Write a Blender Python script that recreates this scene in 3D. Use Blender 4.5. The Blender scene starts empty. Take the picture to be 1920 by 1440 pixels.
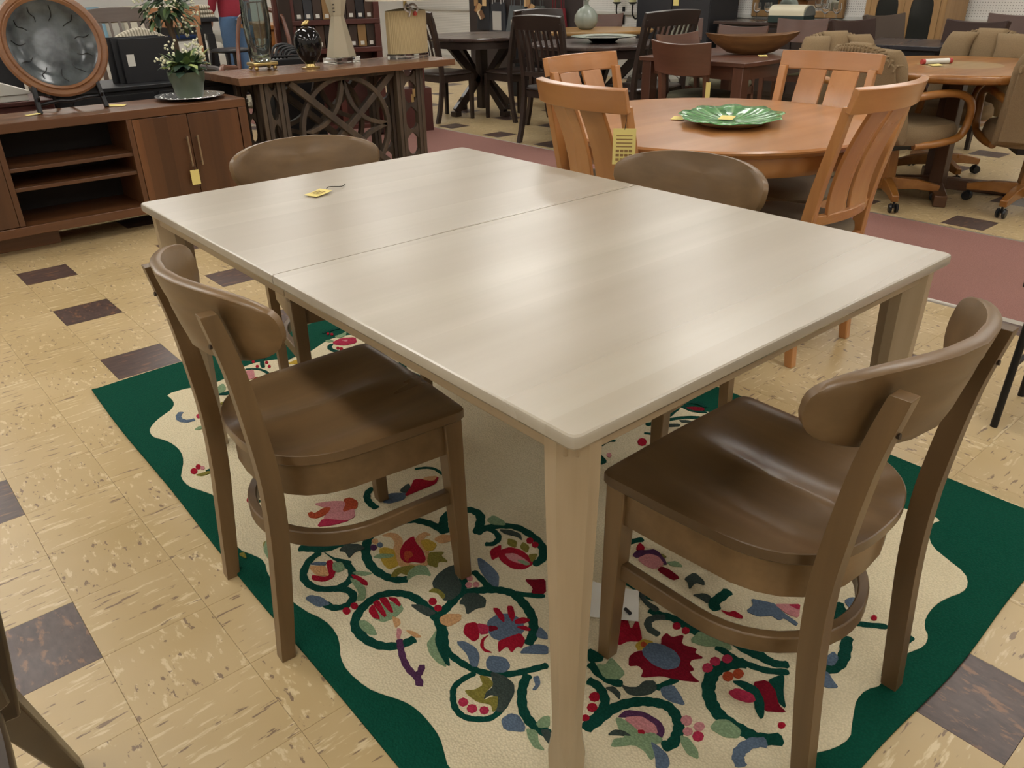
import bpy, bmesh, math, random
from mathutils import Vector, Matrix, Quaternion
PI = math.pi
S = bpy.context.scene
COL = S.collection
random.seed(7)

# ------------------------------------------------------------------ camera
cam_d = bpy.data.cameras.new('camera')
cam = bpy.data.objects.new('camera', cam_d)
COL.objects.link(cam)
cam_d.sensor_width = 36.0
cam_d.lens = 1489.14 / 1920 * 36
cam_d.clip_start = 0.02
cam_d.clip_end = 100
YAW, PITCH, ROLL = 0.70718, 0.47317, -0.01941
_f = Vector((math.sin(YAW) * math.cos(PITCH), math.cos(YAW) * math.cos(PITCH), -math.sin(PITCH)))
_r = Vector((math.cos(YAW), -math.sin(YAW), 0))
_u = _r.cross(_f)
_rr = _r * math.cos(ROLL) + _u * math.sin(ROLL)
_uu = _u * math.cos(ROLL) - _r * math.sin(ROLL)
m = Matrix((_rr, _uu, -_f)).transposed().to_4x4()
m.translation = Vector((-0.5977, -2.8997, 1.27842))
cam.matrix_world = m
S.camera = cam

# ------------------------------------------------------------------ world, exposure
w = bpy.data.worlds.new('world')
S.world = w
w.use_nodes = True
w.node_tree.nodes['Background'].inputs[0].default_value = (0.9, 0.88, 0.84, 1)
w.node_tree.nodes['Background'].inputs[1].default_value = 0.15
S.view_settings.view_transform = 'Standard'
S.view_settings.look = 'None'
S.view_settings.exposure = 0.36
S.view_settings.gamma = 1.0
S.view_settings.use_curve_mapping = False
LIGHT_COL = (1.0, 0.975, 0.92)
LIGHT_STR = 15.0
CEIL = 2.9
# rows of recessed fluorescent fittings in the shop ceiling: (x, y)
LIGHT_SPOTS = [(x, y) for x in (-3.0, -0.6, 1.8, 4.2, 6.6) for y in (-4.6, -2.2, 0.2, 2.6, 5.0, 7.4)]

# ------------------------------------------------------------------ helpers
def lin(c):
    if isinstance(c, str):
        c = tuple(int(c[i:i + 2], 16) for i in (0, 2, 4))
    out = []
    for v in c:
        v /= 255.0
        out.append(v / 12.92 if v <= 0.04045 else ((v + 0.055) / 1.055) ** 2.4)
    return (*out, 1)

MATS = {}
class NT:
    def __init__(self, name):
        self.m = bpy.data.materials.new(name)
        self.m.use_nodes = True
        self.t = self.m.node_tree
        self.b = self.t.nodes['Principled BSDF']
    def n(self, typ, **kw):
        nd = self.t.nodes.new(typ)
        for k, v in kw.items():
            if k.startswith('i_'):
                nd.inputs[k[2:].replace('_', ' ')].default_value = v
            else:
                setattr(nd, k, v)
        return nd
    def l(self, a, b):
        self.t.links.new(a, b)
    def ramp(self, fac, stops):
        r = self.n('ShaderNodeValToRGB')
        e = r.color_ramp.elements
        while len(e) < len(stops):
            e.new(0.5)
        for el, (p, c) in zip(e, stops):
            el.position = p
            el.color = c
        self.l(fac, r.inputs[0])
        return r.outputs[0]
    def noise(self, vec, scale, detail=3, rough=.5):
        n = self.n('ShaderNodeTexNoise')
        n.inputs['Scale'].default_value = scale
        n.inputs['Detail'].default_value = detail
        n.inputs['Roughness'].default_value = rough
        if vec is not None:
            self.l(vec, n.inputs['Vector'])
        return n.outputs['Fac']
    def mapping(self, vec, scale=(1, 1, 1), rot=(0, 0, 0), loc=(0, 0, 0)):
        mp = self.n('ShaderNodeMapping')
        mp.inputs['Scale'].default_value = scale
        mp.inputs['Rotation'].default_value = rot
        mp.inputs['Location'].default_value = loc
        self.l(vec, mp.inputs['Vector'])
        return mp.outputs[0]
    def mix(self, f, a, b, blend='MIX'):
        mx = self.n('ShaderNodeMix', data_type='RGBA', blend_type=blend)
        for i, v in ((0, f), (6, a), (7, b)):
            if hasattr(v, 'is_linked') or hasattr(v, 'links'):
                self.l(v, mx.inputs[i])
            else:
                mx.inputs[i].default_value = v
        return mx.outputs[2]
    def bump(self, h, strength=.1, dist=.002):
        bp = self.n('ShaderNodeBump')
        bp.inputs['Strength'].default_value = strength
        bp.inputs['Distance'].default_value = dist
        self.l(h, bp.inputs['Height'])
        self.l(bp.outputs[0], self.b.inputs['Normal'])

def mat(name, col, rough=.5, metal=0.0, spec=.5, **kw):
    if name in MATS:
        return MATS[name]
    k = NT(name)
    k.b.inputs['Base Color'].default_value = lin(col)
    k.b.inputs['Roughness'].default_value = rough
    k.b.inputs['Metallic'].default_value = metal
    k.b.inputs['Specular IOR Level'].default_value = spec
    for a, v in kw.items():
        k.b.inputs[a.replace('_', ' ')].default_value = v
    MATS[name] = k.m
    return k.m

def wood(name, c1, c2, axis='x', rough=.4, scale=1.0, c3=None, boards=0.0, coat=0.0, contrast=1.0):
    """streaky grain along one axis of the part; optional board-to-board variation"""
    key = name + '_' + axis
    if key in MATS:
        return MATS[key]
    k = NT(key)
    tc = k.n('ShaderNodeTexCoord').outputs['Object']
    oi = k.n('ShaderNodeObjectInfo')
    sh = k.n('ShaderNodeVectorMath', operation='ADD')
    k.l(tc, sh.inputs[0])
    cmb = k.n('ShaderNodeCombineXYZ')
    ml = k.n('ShaderNodeMath', operation='MULTIPLY')
    ml.inputs[1].default_value = 3.0
    k.l(oi.outputs['Random'], ml.inputs[0])
    for i in range(3):
        k.l(ml.outputs[0], cmb.inputs[i])
    k.l(cmb.outputs[0], sh.inputs[1])
    v = sh.outputs[0]
    lo, hi = 1.2 * scale, 26 * scale
    sc = {'x': (lo, hi, hi), 'y': (hi, lo, hi), 'z': (hi, hi, lo)}[axis]
    g = k.noise(k.mapping(v, sc), 1.0, 5, .6)
    sc2 = tuple(s * .22 for s in sc)
    g2 = k.noise(k.mapping(v, sc2), 1.0, 3, .5)
    d = .5 / contrast
    col = k.ramp(g, [(max(0, .5 - d * .5), lin(c1)), (min(1, .5 + d * .5), lin(c2))])
    c3 = c3 or c1
    f = k.ramp(g2, [(.42, (0, 0, 0, 1)), (.68, (.75, .75, .75, 1))])
    col = k.mix(f, col, lin(c3))
    if boards:
        sx = k.n('ShaderNodeSeparateXYZ')
        k.l(tc, sx.inputs[0])
        md = k.n('ShaderNodeMath', operation='MULTIPLY')
        md.inputs[1].default_value = 1 / boards
        k.l(sx.outputs[{'x': 1, 'y': 0, 'z': 0}[axis]], md.inputs[0])
        fl = k.n('ShaderNodeMath', operation='FLOOR')
        k.l(md.outputs[0], fl.inputs[0])
        wn = k.n('ShaderNodeTexWhiteNoise', noise_dimensions='1D')
        k.l(fl.outputs[0], wn.inputs['W'])
        f2 = k.ramp(wn.outputs['Value'], [(.0, (0, 0, 0, 1)), (1, (.8, .8, .8, 1))])
        col = k.mix(f2, col, lin(c3))
    k.l(col, k.b.inputs['Base Color'])
    rg = k.ramp(g2, [(.3, (rough * .85,) * 3 + (1,)), (.7, (min(1, rough * 1.15),) * 3 + (1,))])
    k.l(rg, k.b.inputs['Roughness'])
    k.b.inputs['Coat Weight'].default_value = coat
    k.b.inputs['Coat Roughness'].default_value = .25
    k.bump(g, .05, .001)
    MATS[key] = k.m
    return k.m

class MB:
    def __init__(self):
        self.v = []
        self.f = []
    def add(self, vs, fs):
        o = len(self.v)
        self.v += [tuple(p) for p in vs]
        self.f += [tuple(i + o for i in f) for f in fs]
        return self
    def hexa(self, p):
        return self.add(p, [(3, 2, 1, 0), (4, 5, 6, 7), (0, 1, 5, 4), (1, 2, 6, 5), (2, 3, 7, 6), (3, 0, 4, 7)])
    def box(self, x0, x1, y0, y1, z0, z1):
        return self.hexa([(x0, y0, z0), (x1, y0, z0), (x1, y1, z0), (x0, y1, z0), (x0, y0, z1), (x1, y0, z1), (x1, y1, z1), (x0, y1, z1)])
    def cbox(self, c, s, M=None):
        p = [Vector((a * s[0] / 2, b * s[1] / 2, d * s[2] / 2)) for d in (-1, 1) for a, b in ((-1, -1), (1, -1), (1, 1), (-1, 1))]
        if M is not None:
            p = [M @ q for q in p]
        return self.hexa([q + Vector(c) for q in p])
    def frustum(self, c0, s0, c1, s1):
        """box between two axis-aligned rectangles: c=(x,y,z), s=(sx,sy)"""
        def r(c, s):
            return [(c[0] - s[0] / 2, c[1] - s[1] / 2, c[2]), (c[0] + s[0] / 2, c[1] - s[1] / 2, c[2]), (c[0] + s[0] / 2, c[1] + s[1] / 2, c[2]), (c[0] - s[0] / 2, c[1] + s[1] / 2, c[2])]
        return self.hexa(r(c0, s0) + r(c1, s1))
    def loft(self, rings, cap=True, closed=False):
        n = len(rings[0])
        vs = [p for r in rings for p in r]
        fs = []
        m_ = len(rings)
        for i in range(m_ - (0 if closed else 1)):
            a, b = i * n, ((i + 1) % m_) * n
            for j in range(n):
                j2 = (j + 1) % n
                fs.append((a + j, a + j2, b + j2, b + j))
        if cap and not closed:
            fs.append(tuple(reversed(range(n))))
            fs.append(tuple((m_ - 1) * n + j for j in range(n)))
        return self.add(vs, fs)
    def tube(self, path, r, n=8, closed=False):
        path = [Vector(p) for p in path]
        rs = r if isinstance(r, (list, tuple)) else [r] * len(path)
        rings = []
        ref = Vector((0, 0, 1))
        L = len(path)
        for i, p in enumerate(path):
            if closed:
                t = path[(i + 1) % L] - path[i - 1]
            else:
                t = path[min(i + 1, L - 1)] - path[max(i - 1, 0)]
            t.normalize()
            if abs(t.dot(ref)) > .95:
                a = Vector((1, 0, 0)) if i == 0 or not rings else a
                a = (a - t * a.dot(t)).normalized()
            else:
                a = ref.cross(t).normalized()
                if rings and a.dot(pa) < 0:
                    a = -a
            pa = a
            b = t.cross(a)
            rings.append([p + a * (rs[i] * math.cos(2 * PI * k / n)) + b * (rs[i] * math.sin(2 * PI * k / n)) for k in range(n)])
        return self.loft(rings, True, closed)
    def sweep(self, path, w_, h, up=(0, 0, 1), closed=False):
        """rectangular bar: w_ across (normal to up and path), h along up"""
        path = [Vector(p) for p in path]
        ws = w_ if isinstance(w_, (list, tuple)) else [w_] * len(path)
        hs = h if isinstance(h, (list, tuple)) else [h] * len(path)
        U = Vector(up).normalized()
        L = len(path)
        rings = []
        for i, p in enumerate(path):
            t = (path[(i + 1) % L] - path[i - 1]) if closed else (path[min(i + 1, L - 1)] - path[max(i - 1, 0)])
            t.normalize()
            a = t.cross(U)
            if a.length < 1e-5:
                a = Vector((1, 0, 0))
            a.normalize()
            b = a.cross(t).normalized()
            rings.append([p + a * (sx * ws[i] / 2) + b * (sy * hs[i] / 2) for sx, sy in ((-1, -1), (1, -1), (1, 1), (-1, 1))])
        return self.loft(rings, True, closed)
    def lathe(self, prof, n=24, c=(0, 0, 0), sx=1, sy=1, ring=False):
        rings = [[(c[0] + r * sx * math.cos(2 * PI * k / n), c[1] + r * sy * math.sin(2 * PI * k / n), c[2] + z) for k in range(n)] for r, z in prof]
        return self.loft(rings, True, ring)
    def prism(self, poly, z0, z1):
        n = len(poly)
        vs = [(x, y, z0) for x, y in poly] + [(x, y, z1) for x, y in poly]
        fs = [tuple(reversed(range(n))), tuple(range(n, 2 * n))] + [(i, (i + 1) % n, n + (i + 1) % n, n + i) for i in range(n)]
        return self.add(vs, fs)
    def prism_axis(self, poly, a0, a1, axis='y'):
        """poly in the other two axes: axis y -> (x,z), axis x -> (y,z)"""
        n = len(poly)
        P = (lambda q, a: (q[0], a, q[1])) if axis == 'y' else (lambda q, a: (a, q[0], q[1]))
        vs = [P(q, a0) for q in poly] + [P(q, a1) for q in poly]
        fs = [tuple(reversed(range(n))), tuple(range(n, 2 * n))] + [(i, (i + 1) % n, n + (i + 1) % n, n + i) for i in range(n)]
        return self.add(vs, fs)
    def slab(self, F, nu, nv, t):
        """closed curved plate: F(u,v)->Vector centre, thickness t along the surface normal"""
        e = 1e-3
        A, B = [], []
        for j in range(nv + 1):
            for i in range(nu + 1):
                u, v = i / nu, j / nv
                p = Vector(F(u, v))
                du = Vector(F(min(1, u + e), v)) - Vector(F(max(0, u - e), v))
                dv = Vector(F(u, min(1, v + e))) - Vector(F(u, max(0, v - e)))
                n = du.cross(dv)
                if n.length < 1e-12:
                    n = Vector((0, 1, 0))
                n.normalize()
                A.append(p + n * t / 2)
                B.append(p - n * t / 2)
        W = nu + 1
        N = len(A)
        fs = []
        for j in range(nv):
            for i in range(nu):
                a = j * W + i
                fs.append((a, a + 1, a + W + 1, a + W))
                fs.append((N + a + W, N + a + W + 1, N + a + 1, N + a))
        for i in range(nu):
            fs.append((N + i, N + i + 1, i + 1, i))
            a = nv * W + i
            fs.append((a, a + 1, N + a + 1, N + a))
        for j in range(nv):
            a = j * W
            fs.append((a, a + W, N + a + W, N + a))
            a = j * W + nu
            fs.append((N + a, N + a + W, a + W, a))
        return self.add(A + B, fs)
    def build(self, name, material, parent=None, bevel=0, smooth=True, seg=2, angle=40, sub=0):
        me = bpy.data.meshes.new(name)
        me.from_pydata(self.v, [], self.f)
        bm = bmesh.new()
        bm.from_mesh(me)
        bmesh.ops.remove_doubles(bm, verts=bm.verts, dist=1e-6)
        bmesh.ops.recalc_face_normals(bm, faces=bm.faces)
        bm.to_mesh(me)
        bm.free()
        if material is not None:
            me.materials.append(material)
        if smooth:
            me.shade_smooth()
            me.set_sharp_from_angle(angle=math.radians(angle))
        o = bpy.data.objects.new(name, me)
        COL.objects.link(o)
        if parent is not None:
            o.parent = parent
        if bevel:
            b = o.modifiers.new('bevel', 'BEVEL')
            b.width = bevel
            b.segments = seg
            b.limit_method = 'ANGLE'
            b.angle_limit = math.radians(35)
            b.harden_normals = False
        if sub:
            s_ = o.modifiers.new('sub', 'SUBSURF')
            s_.levels = s_.render_levels = sub
        return o

def part(name, material, parent, fn, **kw):
    b = MB()
    fn(b)
    return b.build(name, material, parent, **kw)

def thing(name, label, cat, loc=(0, 0, 0), rz=0, group=None):
    o = bpy.data.objects.new(name, None)
    o.empty_display_size = .1
    COL.objects.link(o)
    o.location = loc
    o.rotation_euler = (0, 0, rz)
    return tag(o, label, cat, group)

def tag(o, label=None, cat=None, group=None, kind=None):
    if label: o['label'] = label
    if cat: o['category'] = cat
    if group: o['group'] = group
    if kind: o['kind'] = kind
    return o

def dup(root, loc, rz, label=None, group=None, name=None, parent=None):
    c = root.copy()
    COL.objects.link(c)
    if name: c.name = name
    if parent is None:
        c.location = loc
        c.rotation_euler = (0, 0, rz)
        if label: c['label'] = label
        if group: c['group'] = group
    else:
        c.parent = parent
    for ch in list(root.children):
        dup(ch, None, None, parent=c)
    return c

def chaikin(P, n=1, closed=True, r=.25):
    for _ in range(n):
        Q = []
        L = len(P)
        for i in range(L if closed else L - 1):
            a, b = P[i], P[(i + 1) % L]
            Q.append((a[0] * (1 - r) + b[0] * r, a[1] * (1 - r) + b[1] * r))
            Q.append((a[0] * r + b[0] * (1 - r), a[1] * r + b[1] * (1 - r)))
        if not closed:
            Q = [P[0]] + Q + [P[-1]]
        P = Q
    return P

def spline(P, n=6):
    """Catmull-Rom through points of any dimension"""
    P = [Vector(p) for p in P]
    out = []
    for i in range(len(P) - 1):
        p0, p1, p2, p3 = P[max(i - 1, 0)], P[i], P[i + 1], P[min(i + 2, len(P) - 1)]
        for k in range(n):
            t = k / n
            out.append(.5 * ((2 * p1) + (p2 - p0) * t + (2 * p0 - 5 * p1 + 4 * p2 - p3) * t * t + (3 * p1 - p0 - 3 * p2 + p3) * t ** 3))
    out.append(P[-1])
    return out
RUG_FL=[(0.146,-0.263),(0.079,-0.261),(0.082,-0.306),(0.076,-0.348),(0.054,-0.383),(0.028,-0.399),(-0.01,-0.423),(-0.045,-0.461),(-0.055,-0.492),(-0.055,-0.528),(-0.037,-0.562),(-0.024,-0.613),(-0.023,-0.673),(-0.038,-0.732),(-0.063,-0.783),(-0.078,-0.815),(-0.078,-0.876),(-0.056,-0.925),(-0.04,-0.971),(-0.046,-1.06),(-0.081,-1.159),(-0.092,-1.236),(-0.07,-1.289),(-0.062,-1.324),(-0.079,-1.375),(-0.083,-1.447),(-0.073,-1.543),(-0.052,-1.601),(-0.052,-1.655),(-0.066,-1.695),(-0.082,-1.723),(-0.091,-1.764),(-0.084,-1.831),(-0.069,-1.866),(-0.048,-1.904),(-0.039,-1.937),(-0.038,-1.98),(-0.043,-2.023),(-0.057,-2.055),(-0.071,-2.086)]
RUG_FR=[(1.312,-2.311),(1.318,-2.357),(1.283,-2.347),(1.235,-2.359),(1.191,-2.388),(1.17,-2.434),(1.15,-2.484),(1.114,-2.505),(1.079,-2.507),(1.035,-2.491),(0.99,-2.483),(0.938,-2.486),(0.903,-2.499),(0.886,-2.516),(0.851,-2.523),(0.81,-2.509),(0.751,-2.488),(0.714,-2.496),(0.688,-2.514),(0.652,-2.497),(0.615,-2.497),(0.583,-2.509),(0.553,-2.521),(0.524,-2.534),(0.482,-2.526),(0.441,-2.504)]
RUG=[
('v','G',0.0181,[(0.162,-1.617),(0.142,-1.603),(0.126,-1.568),(0.122,-1.522),(0.133,-1.478),(0.153,-1.446),(0.175,-1.421),(0.202,-1.41),(0.238,-1.41),(0.271,-1.419),(0.303,-1.436),(0.322,-1.466),(0.332,-1.499),(0.334,-1.537)]),
('v','G',0.0181,[(0.139,-1.4),(0.165,-1.409),(0.195,-1.41)]),
('v','G',0.0194,[(0.334,-1.537),(0.353,-1.5),(0.378,-1.479),(0.403,-1.477),(0.428,-1.487),(0.446,-1.51),(0.445,-1.54),(0.421,-1.568),(0.39,-1.593)]),
('v','G',0.0174,[(0.39,-1.593),(0.421,-1.589),(0.455,-1.608),(0.483,-1.639),(0.49,-1.684),(0.484,-1.73),(0.468,-1.76),(0.442,-1.779),(0.416,-1.777)]),
('v','G',0.0122,[(0.421,-1.589),(0.43,-1.617),(0.421,-1.644),(0.397,-1.652),(0.38,-1.639)]),
('v','G',0.0126,[(0.295,-1.699),(0.291,-1.736),(0.288,-1.772),(0.306,-1.803),(0.326,-1.836),(0.363,-1.878)]),
('v','G',0.0173,[(0.282,-1.687),(0.26,-1.707),(0.23,-1.734),(0.198,-1.748),(0.165,-1.759),(0.144,-1.767)]),
('v','G',0.0175,[(0.219,-1.744),(0.24,-1.748),(0.262,-1.761),(0.283,-1.777),(0.302,-1.797),(0.314,-1.824),(0.311,-1.86),(0.301,-1.896),(0.282,-1.927),(0.257,-1.951),(0.233,-1.961)]),
('v','G',0.0175,[(0.065,-1.786),(0.045,-1.784),(0.023,-1.777),(-0.001,-1.755),(-0.014,-1.723),(-0.017,-1.687),(-0.008,-1.66),(0.014,-1.637),(0.045,-1.623),(0.078,-1.62),(0.105,-1.631),(0.127,-1.655),(0.137,-1.683),(0.139,-1.718),(0.138,-1.753),(0.131,-1.786),(0.112,-1.82),(0.084,-1.859)]),
('p','N',0,[(0.279,-1.679),(0.274,-1.656),(0.253,-1.65),(0.224,-1.655),(0.2,-1.668),(0.19,-1.689),(0.193,-1.71),(0.184,-1.73),(0.2,-1.74),(0.226,-1.735),(0.245,-1.714),(0.252,-1.685),(0.267,-1.678)]),
('p','L',0,[(0.173,-1.687),(0.187,-1.685),(0.195,-1.698),(0.194,-1.721),(0.182,-1.729),(0.185,-1.703),(0.179,-1.695)]),
('p','T',0,[(0.206,-1.443),(0.227,-1.445),(0.239,-1.462),(0.237,-1.489),(0.216,-1.515),(0.198,-1.537),(0.196,-1.562),(0.207,-1.583),(0.231,-1.589),(0.246,-1.564),(0.252,-1.536),(0.254,-1.51),(0.273,-1.498),(0.291,-1.5),(0.296,-1.519),(0.284,-1.514),(0.268,-1.523),(0.26,-1.549),(0.251,-1.579),(0.228,-1.602),(0.2,-1.592),(0.18,-1.568),(0.177,-1.54),(0.193,-1.511),(0.216,-1.487),(0.222,-1.463)]),
('p','R',0,[(0.262,-1.497),(0.252,-1.519),(0.247,-1.554),(0.236,-1.582),(0.223,-1.592),(0.209,-1.571),(0.194,-1.565),(0.193,-1.544),(0.208,-1.519),(0.232,-1.501),(0.251,-1.496)]),
('p','O',0,[(0.213,-1.529),(0.225,-1.539),(0.219,-1.556),(0.206,-1.557),(0.197,-1.566),(0.197,-1.552)]),
('p','Y',0,[(0.171,-1.479),(0.186,-1.485),(0.196,-1.507),(0.179,-1.541),(0.174,-1.558),(0.149,-1.556),(0.15,-1.526)]),
('p','S',0,[(0.144,-1.494),(0.162,-1.493),(0.186,-1.518),(0.18,-1.526),(0.158,-1.514)]),
('p','Y',0,[(0.266,-1.521),(0.284,-1.528),(0.289,-1.558),(0.27,-1.57),(0.254,-1.561)]),
('p','L',0,[(0.255,-1.573),(0.284,-1.596),(0.27,-1.602),(0.269,-1.631),(0.254,-1.614),(0.239,-1.63),(0.229,-1.605)]),
('p','L',0,[(0.138,-1.582),(0.162,-1.568),(0.195,-1.582),(0.2,-1.602),(0.168,-1.604),(0.161,-1.587),(0.145,-1.593)]),
('p','S',0,[(0.158,-1.62),(0.178,-1.598),(0.207,-1.593),(0.219,-1.61),(0.208,-1.645),(0.196,-1.625),(0.183,-1.618)]),
('d','U',0,[(0.17,-1.468),(0.164,-1.472),(0.159,-1.471),(0.156,-1.465),(0.158,-1.457),(0.164,-1.452),(0.17,-1.453),(0.173,-1.46)]),
('d','B',0,[(0.187,-1.469),(0.182,-1.473),(0.177,-1.472),(0.175,-1.466),(0.177,-1.46),(0.182,-1.455),(0.187,-1.456),(0.189,-1.462)]),
('d','T',0,[(0.186,-1.448),(0.181,-1.453),(0.175,-1.452),(0.173,-1.446),(0.175,-1.438),(0.181,-1.434),(0.186,-1.435),(0.189,-1.441)]),
('p','T',0,[(0.297,-1.538),(0.321,-1.536),(0.341,-1.56),(0.328,-1.572),(0.299,-1.562)]),
('p','B',0,[(0.331,-1.673),(0.337,-1.684),(0.336,-1.721),(0.33,-1.75),(0.305,-1.778),(0.296,-1.765),(0.305,-1.723),(0.315,-1.696)]),
('d','P',0,[(0.276,-1.72),(0.271,-1.723),(0.266,-1.722),(0.264,-1.717),(0.266,-1.71),(0.271,-1.707),(0.277,-1.708),(0.279,-1.714)]),
('d','P',0,[(0.261,-1.736),(0.255,-1.739),(0.25,-1.738),(0.248,-1.732),(0.25,-1.726),(0.256,-1.722),(0.261,-1.723),(0.264,-1.729)]),
('d','P',0,[(0.275,-1.746),(0.269,-1.749),(0.264,-1.748),(0.262,-1.742),(0.264,-1.736),(0.27,-1.733),(0.275,-1.734),(0.277,-1.739)]),
('p','M',0,[(0.366,-1.806),(0.381,-1.822),(0.401,-1.836),(0.37,-1.871),(0.347,-1.849),(0.362,-1.839)]),
('p','S',0,[(0.447,-1.567),(0.472,-1.562),(0.476,-1.6),(0.467,-1.615),(0.445,-1.59)]),
('p','N',0,[(0.445,-1.62),(0.464,-1.64),(0.472,-1.668),(0.458,-1.689),(0.459,-1.67),(0.444,-1.642)]),
('p','R',0,[(0.394,-1.688),(0.417,-1.694),(0.429,-1.72),(0.427,-1.75),(0.417,-1.773),(0.389,-1.773),(0.372,-1.753),(0.37,-1.72),(0.378,-1.695)]),
('p','P',0,[(0.391,-1.704),(0.41,-1.718),(0.414,-1.744),(0.413,-1.772),(0.394,-1.752),(0.386,-1.729)]),
('p','R',0,[(0.373,-1.668),(0.407,-1.669),(0.39,-1.689),(0.376,-1.698),(0.355,-1.698)]),
('p','S',0,[(0.398,-1.74),(0.409,-1.75),(0.412,-1.774),(0.4,-1.768)]),
('p','L',0,[(0.437,-1.662),(0.446,-1.685),(0.428,-1.702),(0.421,-1.679)]),
('p','L',0,[(0.455,-1.698),(0.456,-1.721),(0.436,-1.736),(0.436,-1.709)]),
('p','L',0,[(0.432,-1.744),(0.451,-1.756),(0.436,-1.766),(0.419,-1.77)]),
('d','R',0,[(0.479,-1.711),(0.471,-1.715),(0.465,-1.714),(0.462,-1.707),(0.466,-1.7),(0.473,-1.695),(0.48,-1.697),(0.482,-1.703)]),
('d','R',0,[(0.477,-1.732),(0.47,-1.736),(0.464,-1.734),(0.462,-1.728),(0.465,-1.721),(0.472,-1.717),(0.478,-1.719),(0.48,-1.725)]),
('p','N',0,[(0.202,-1.766),(0.232,-1.751),(0.25,-1.767),(0.254,-1.794),(0.237,-1.811),(0.222,-1.802),(0.194,-1.803),(0.21,-1.777)]),
('p','T',0,[(0.141,-1.774),(0.158,-1.773),(0.182,-1.795),(0.17,-1.808),(0.141,-1.806),(0.134,-1.789)]),
('p','B',0,[(0.216,-1.854),(0.244,-1.853),(0.264,-1.871),(0.27,-1.899),(0.255,-1.923),(0.23,-1.93),(0.204,-1.919),(0.193,-1.897),(0.2,-1.87)]),
('p','R',0,[(0.248,-1.829),(0.257,-1.838),(0.251,-1.864),(0.238,-1.879),(0.238,-1.861)]),
('p','R',0,[(0.276,-1.846),(0.285,-1.854),(0.271,-1.878),(0.253,-1.89),(0.26,-1.868)]),
('p','R',0,[(0.261,-1.89),(0.28,-1.895),(0.286,-1.913),(0.267,-1.909),(0.254,-1.899)]),
('p','R',0,[(0.25,-1.908),(0.266,-1.917),(0.268,-1.933),(0.263,-1.935),(0.252,-1.919)]),
('p','R',0,[(0.195,-1.915),(0.22,-1.921),(0.241,-1.928),(0.236,-1.948),(0.217,-1.959),(0.214,-1.949),(0.194,-1.955),(0.199,-1.935),(0.176,-1.938),(0.186,-1.923)]),
('p','R',0,[(0.172,-1.827),(0.189,-1.836),(0.191,-1.849),(0.169,-1.876),(0.154,-1.876),(0.153,-1.844)]),
('p','K',0,[(0.193,-1.842),(0.206,-1.863),(0.192,-1.88),(0.177,-1.87)]),
('p','M',0,[(0.208,-1.864),(0.218,-1.878),(0.214,-1.886),(0.196,-1.879)]),
('p','R',0,[(0.19,-1.886),(0.172,-1.89),(0.158,-1.907),(0.164,-1.928),(0.153,-1.914),(0.156,-1.897),(0.17,-1.885)]),
('p','B',0,[(0.207,-1.97),(0.223,-1.965),(0.248,-1.975),(0.26,-1.994),(0.246,-2.009),(0.223,-1.985)]),
('p','B',0,[(0.262,-1.956),(0.288,-1.941),(0.285,-1.968),(0.275,-1.979)]),
('p','S',0,[(0.032,-1.67),(0.042,-1.697),(0.067,-1.702),(0.094,-1.695),(0.1,-1.673),(0.075,-1.646),(0.052,-1.648)]),
('p','R',0,[(0.035,-1.646),(0.054,-1.636),(0.04,-1.688),(0.031,-1.672)]),
('p','R',0,[(0.054,-1.634),(0.071,-1.631),(0.058,-1.685),(0.049,-1.686)]),
('p','R',0,[(0.073,-1.63),(0.089,-1.638),(0.075,-1.687),(0.068,-1.683)]),
('p','R',0,[(0.091,-1.639),(0.105,-1.654),(0.1,-1.68),(0.093,-1.68)]),
('p','T',0,[(0.065,-1.698),(0.072,-1.716),(0.066,-1.728),(0.051,-1.731),(0.058,-1.712)]),
('p','P',0,[(0.053,-1.735),(0.057,-1.747),(0.038,-1.766),(0.037,-1.756)]),
('p','S',0,[(0.002,-1.661),(0.013,-1.669),(0.016,-1.695),(0.009,-1.721),(-0.004,-1.705),(-0.006,-1.679)]),
('p','T',0,[(0.063,-1.753),(0.074,-1.767),(0.078,-1.792),(0.067,-1.784)]),
('p','N',0,[(0.117,-1.696),(0.133,-1.71),(0.142,-1.734),(0.143,-1.753),(0.125,-1.75),(0.119,-1.726)]),
('d','R',0,[(0.167,-1.725),(0.161,-1.73),(0.154,-1.728),(0.151,-1.721),(0.154,-1.713),(0.161,-1.708),(0.167,-1.71),(0.17,-1.717)]),
('d','R',0,[(0.163,-1.75),(0.157,-1.755),(0.151,-1.753),(0.148,-1.747),(0.15,-1.739),(0.156,-1.735),(0.162,-1.737),(0.165,-1.743)]),
('v','G',0.0192,[(0.133,-1.786),(0.116,-1.817),(0.097,-1.845),(0.088,-1.868)]),
('v','G',0.0122,[(0.094,-1.86),(0.095,-1.891),(0.101,-1.923),(0.113,-1.954),(0.135,-1.984),(0.164,-2.004),(0.198,-2.02),(0.227,-2.032)]),
('p','G',0,[(0.107,-1.809),(0.116,-1.822),(0.096,-1.858),(0.075,-1.897),(0.071,-1.874),(0.077,-1.845),(0.091,-1.822)]),
('p','S',0,[(0.115,-1.798),(0.093,-1.81),(0.075,-1.817),(0.064,-1.842),(0.062,-1.87),(0.069,-1.894),(0.079,-1.851),(0.091,-1.822)]),
('v','G',0.01,[(0.102,-1.948),(0.075,-1.944),(0.048,-1.948),(0.03,-1.967),(0.018,-1.99),(0.018,-2.017),(0.034,-2.04),(0.057,-2.055),(0.086,-2.052),(0.104,-2.045)]),
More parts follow.
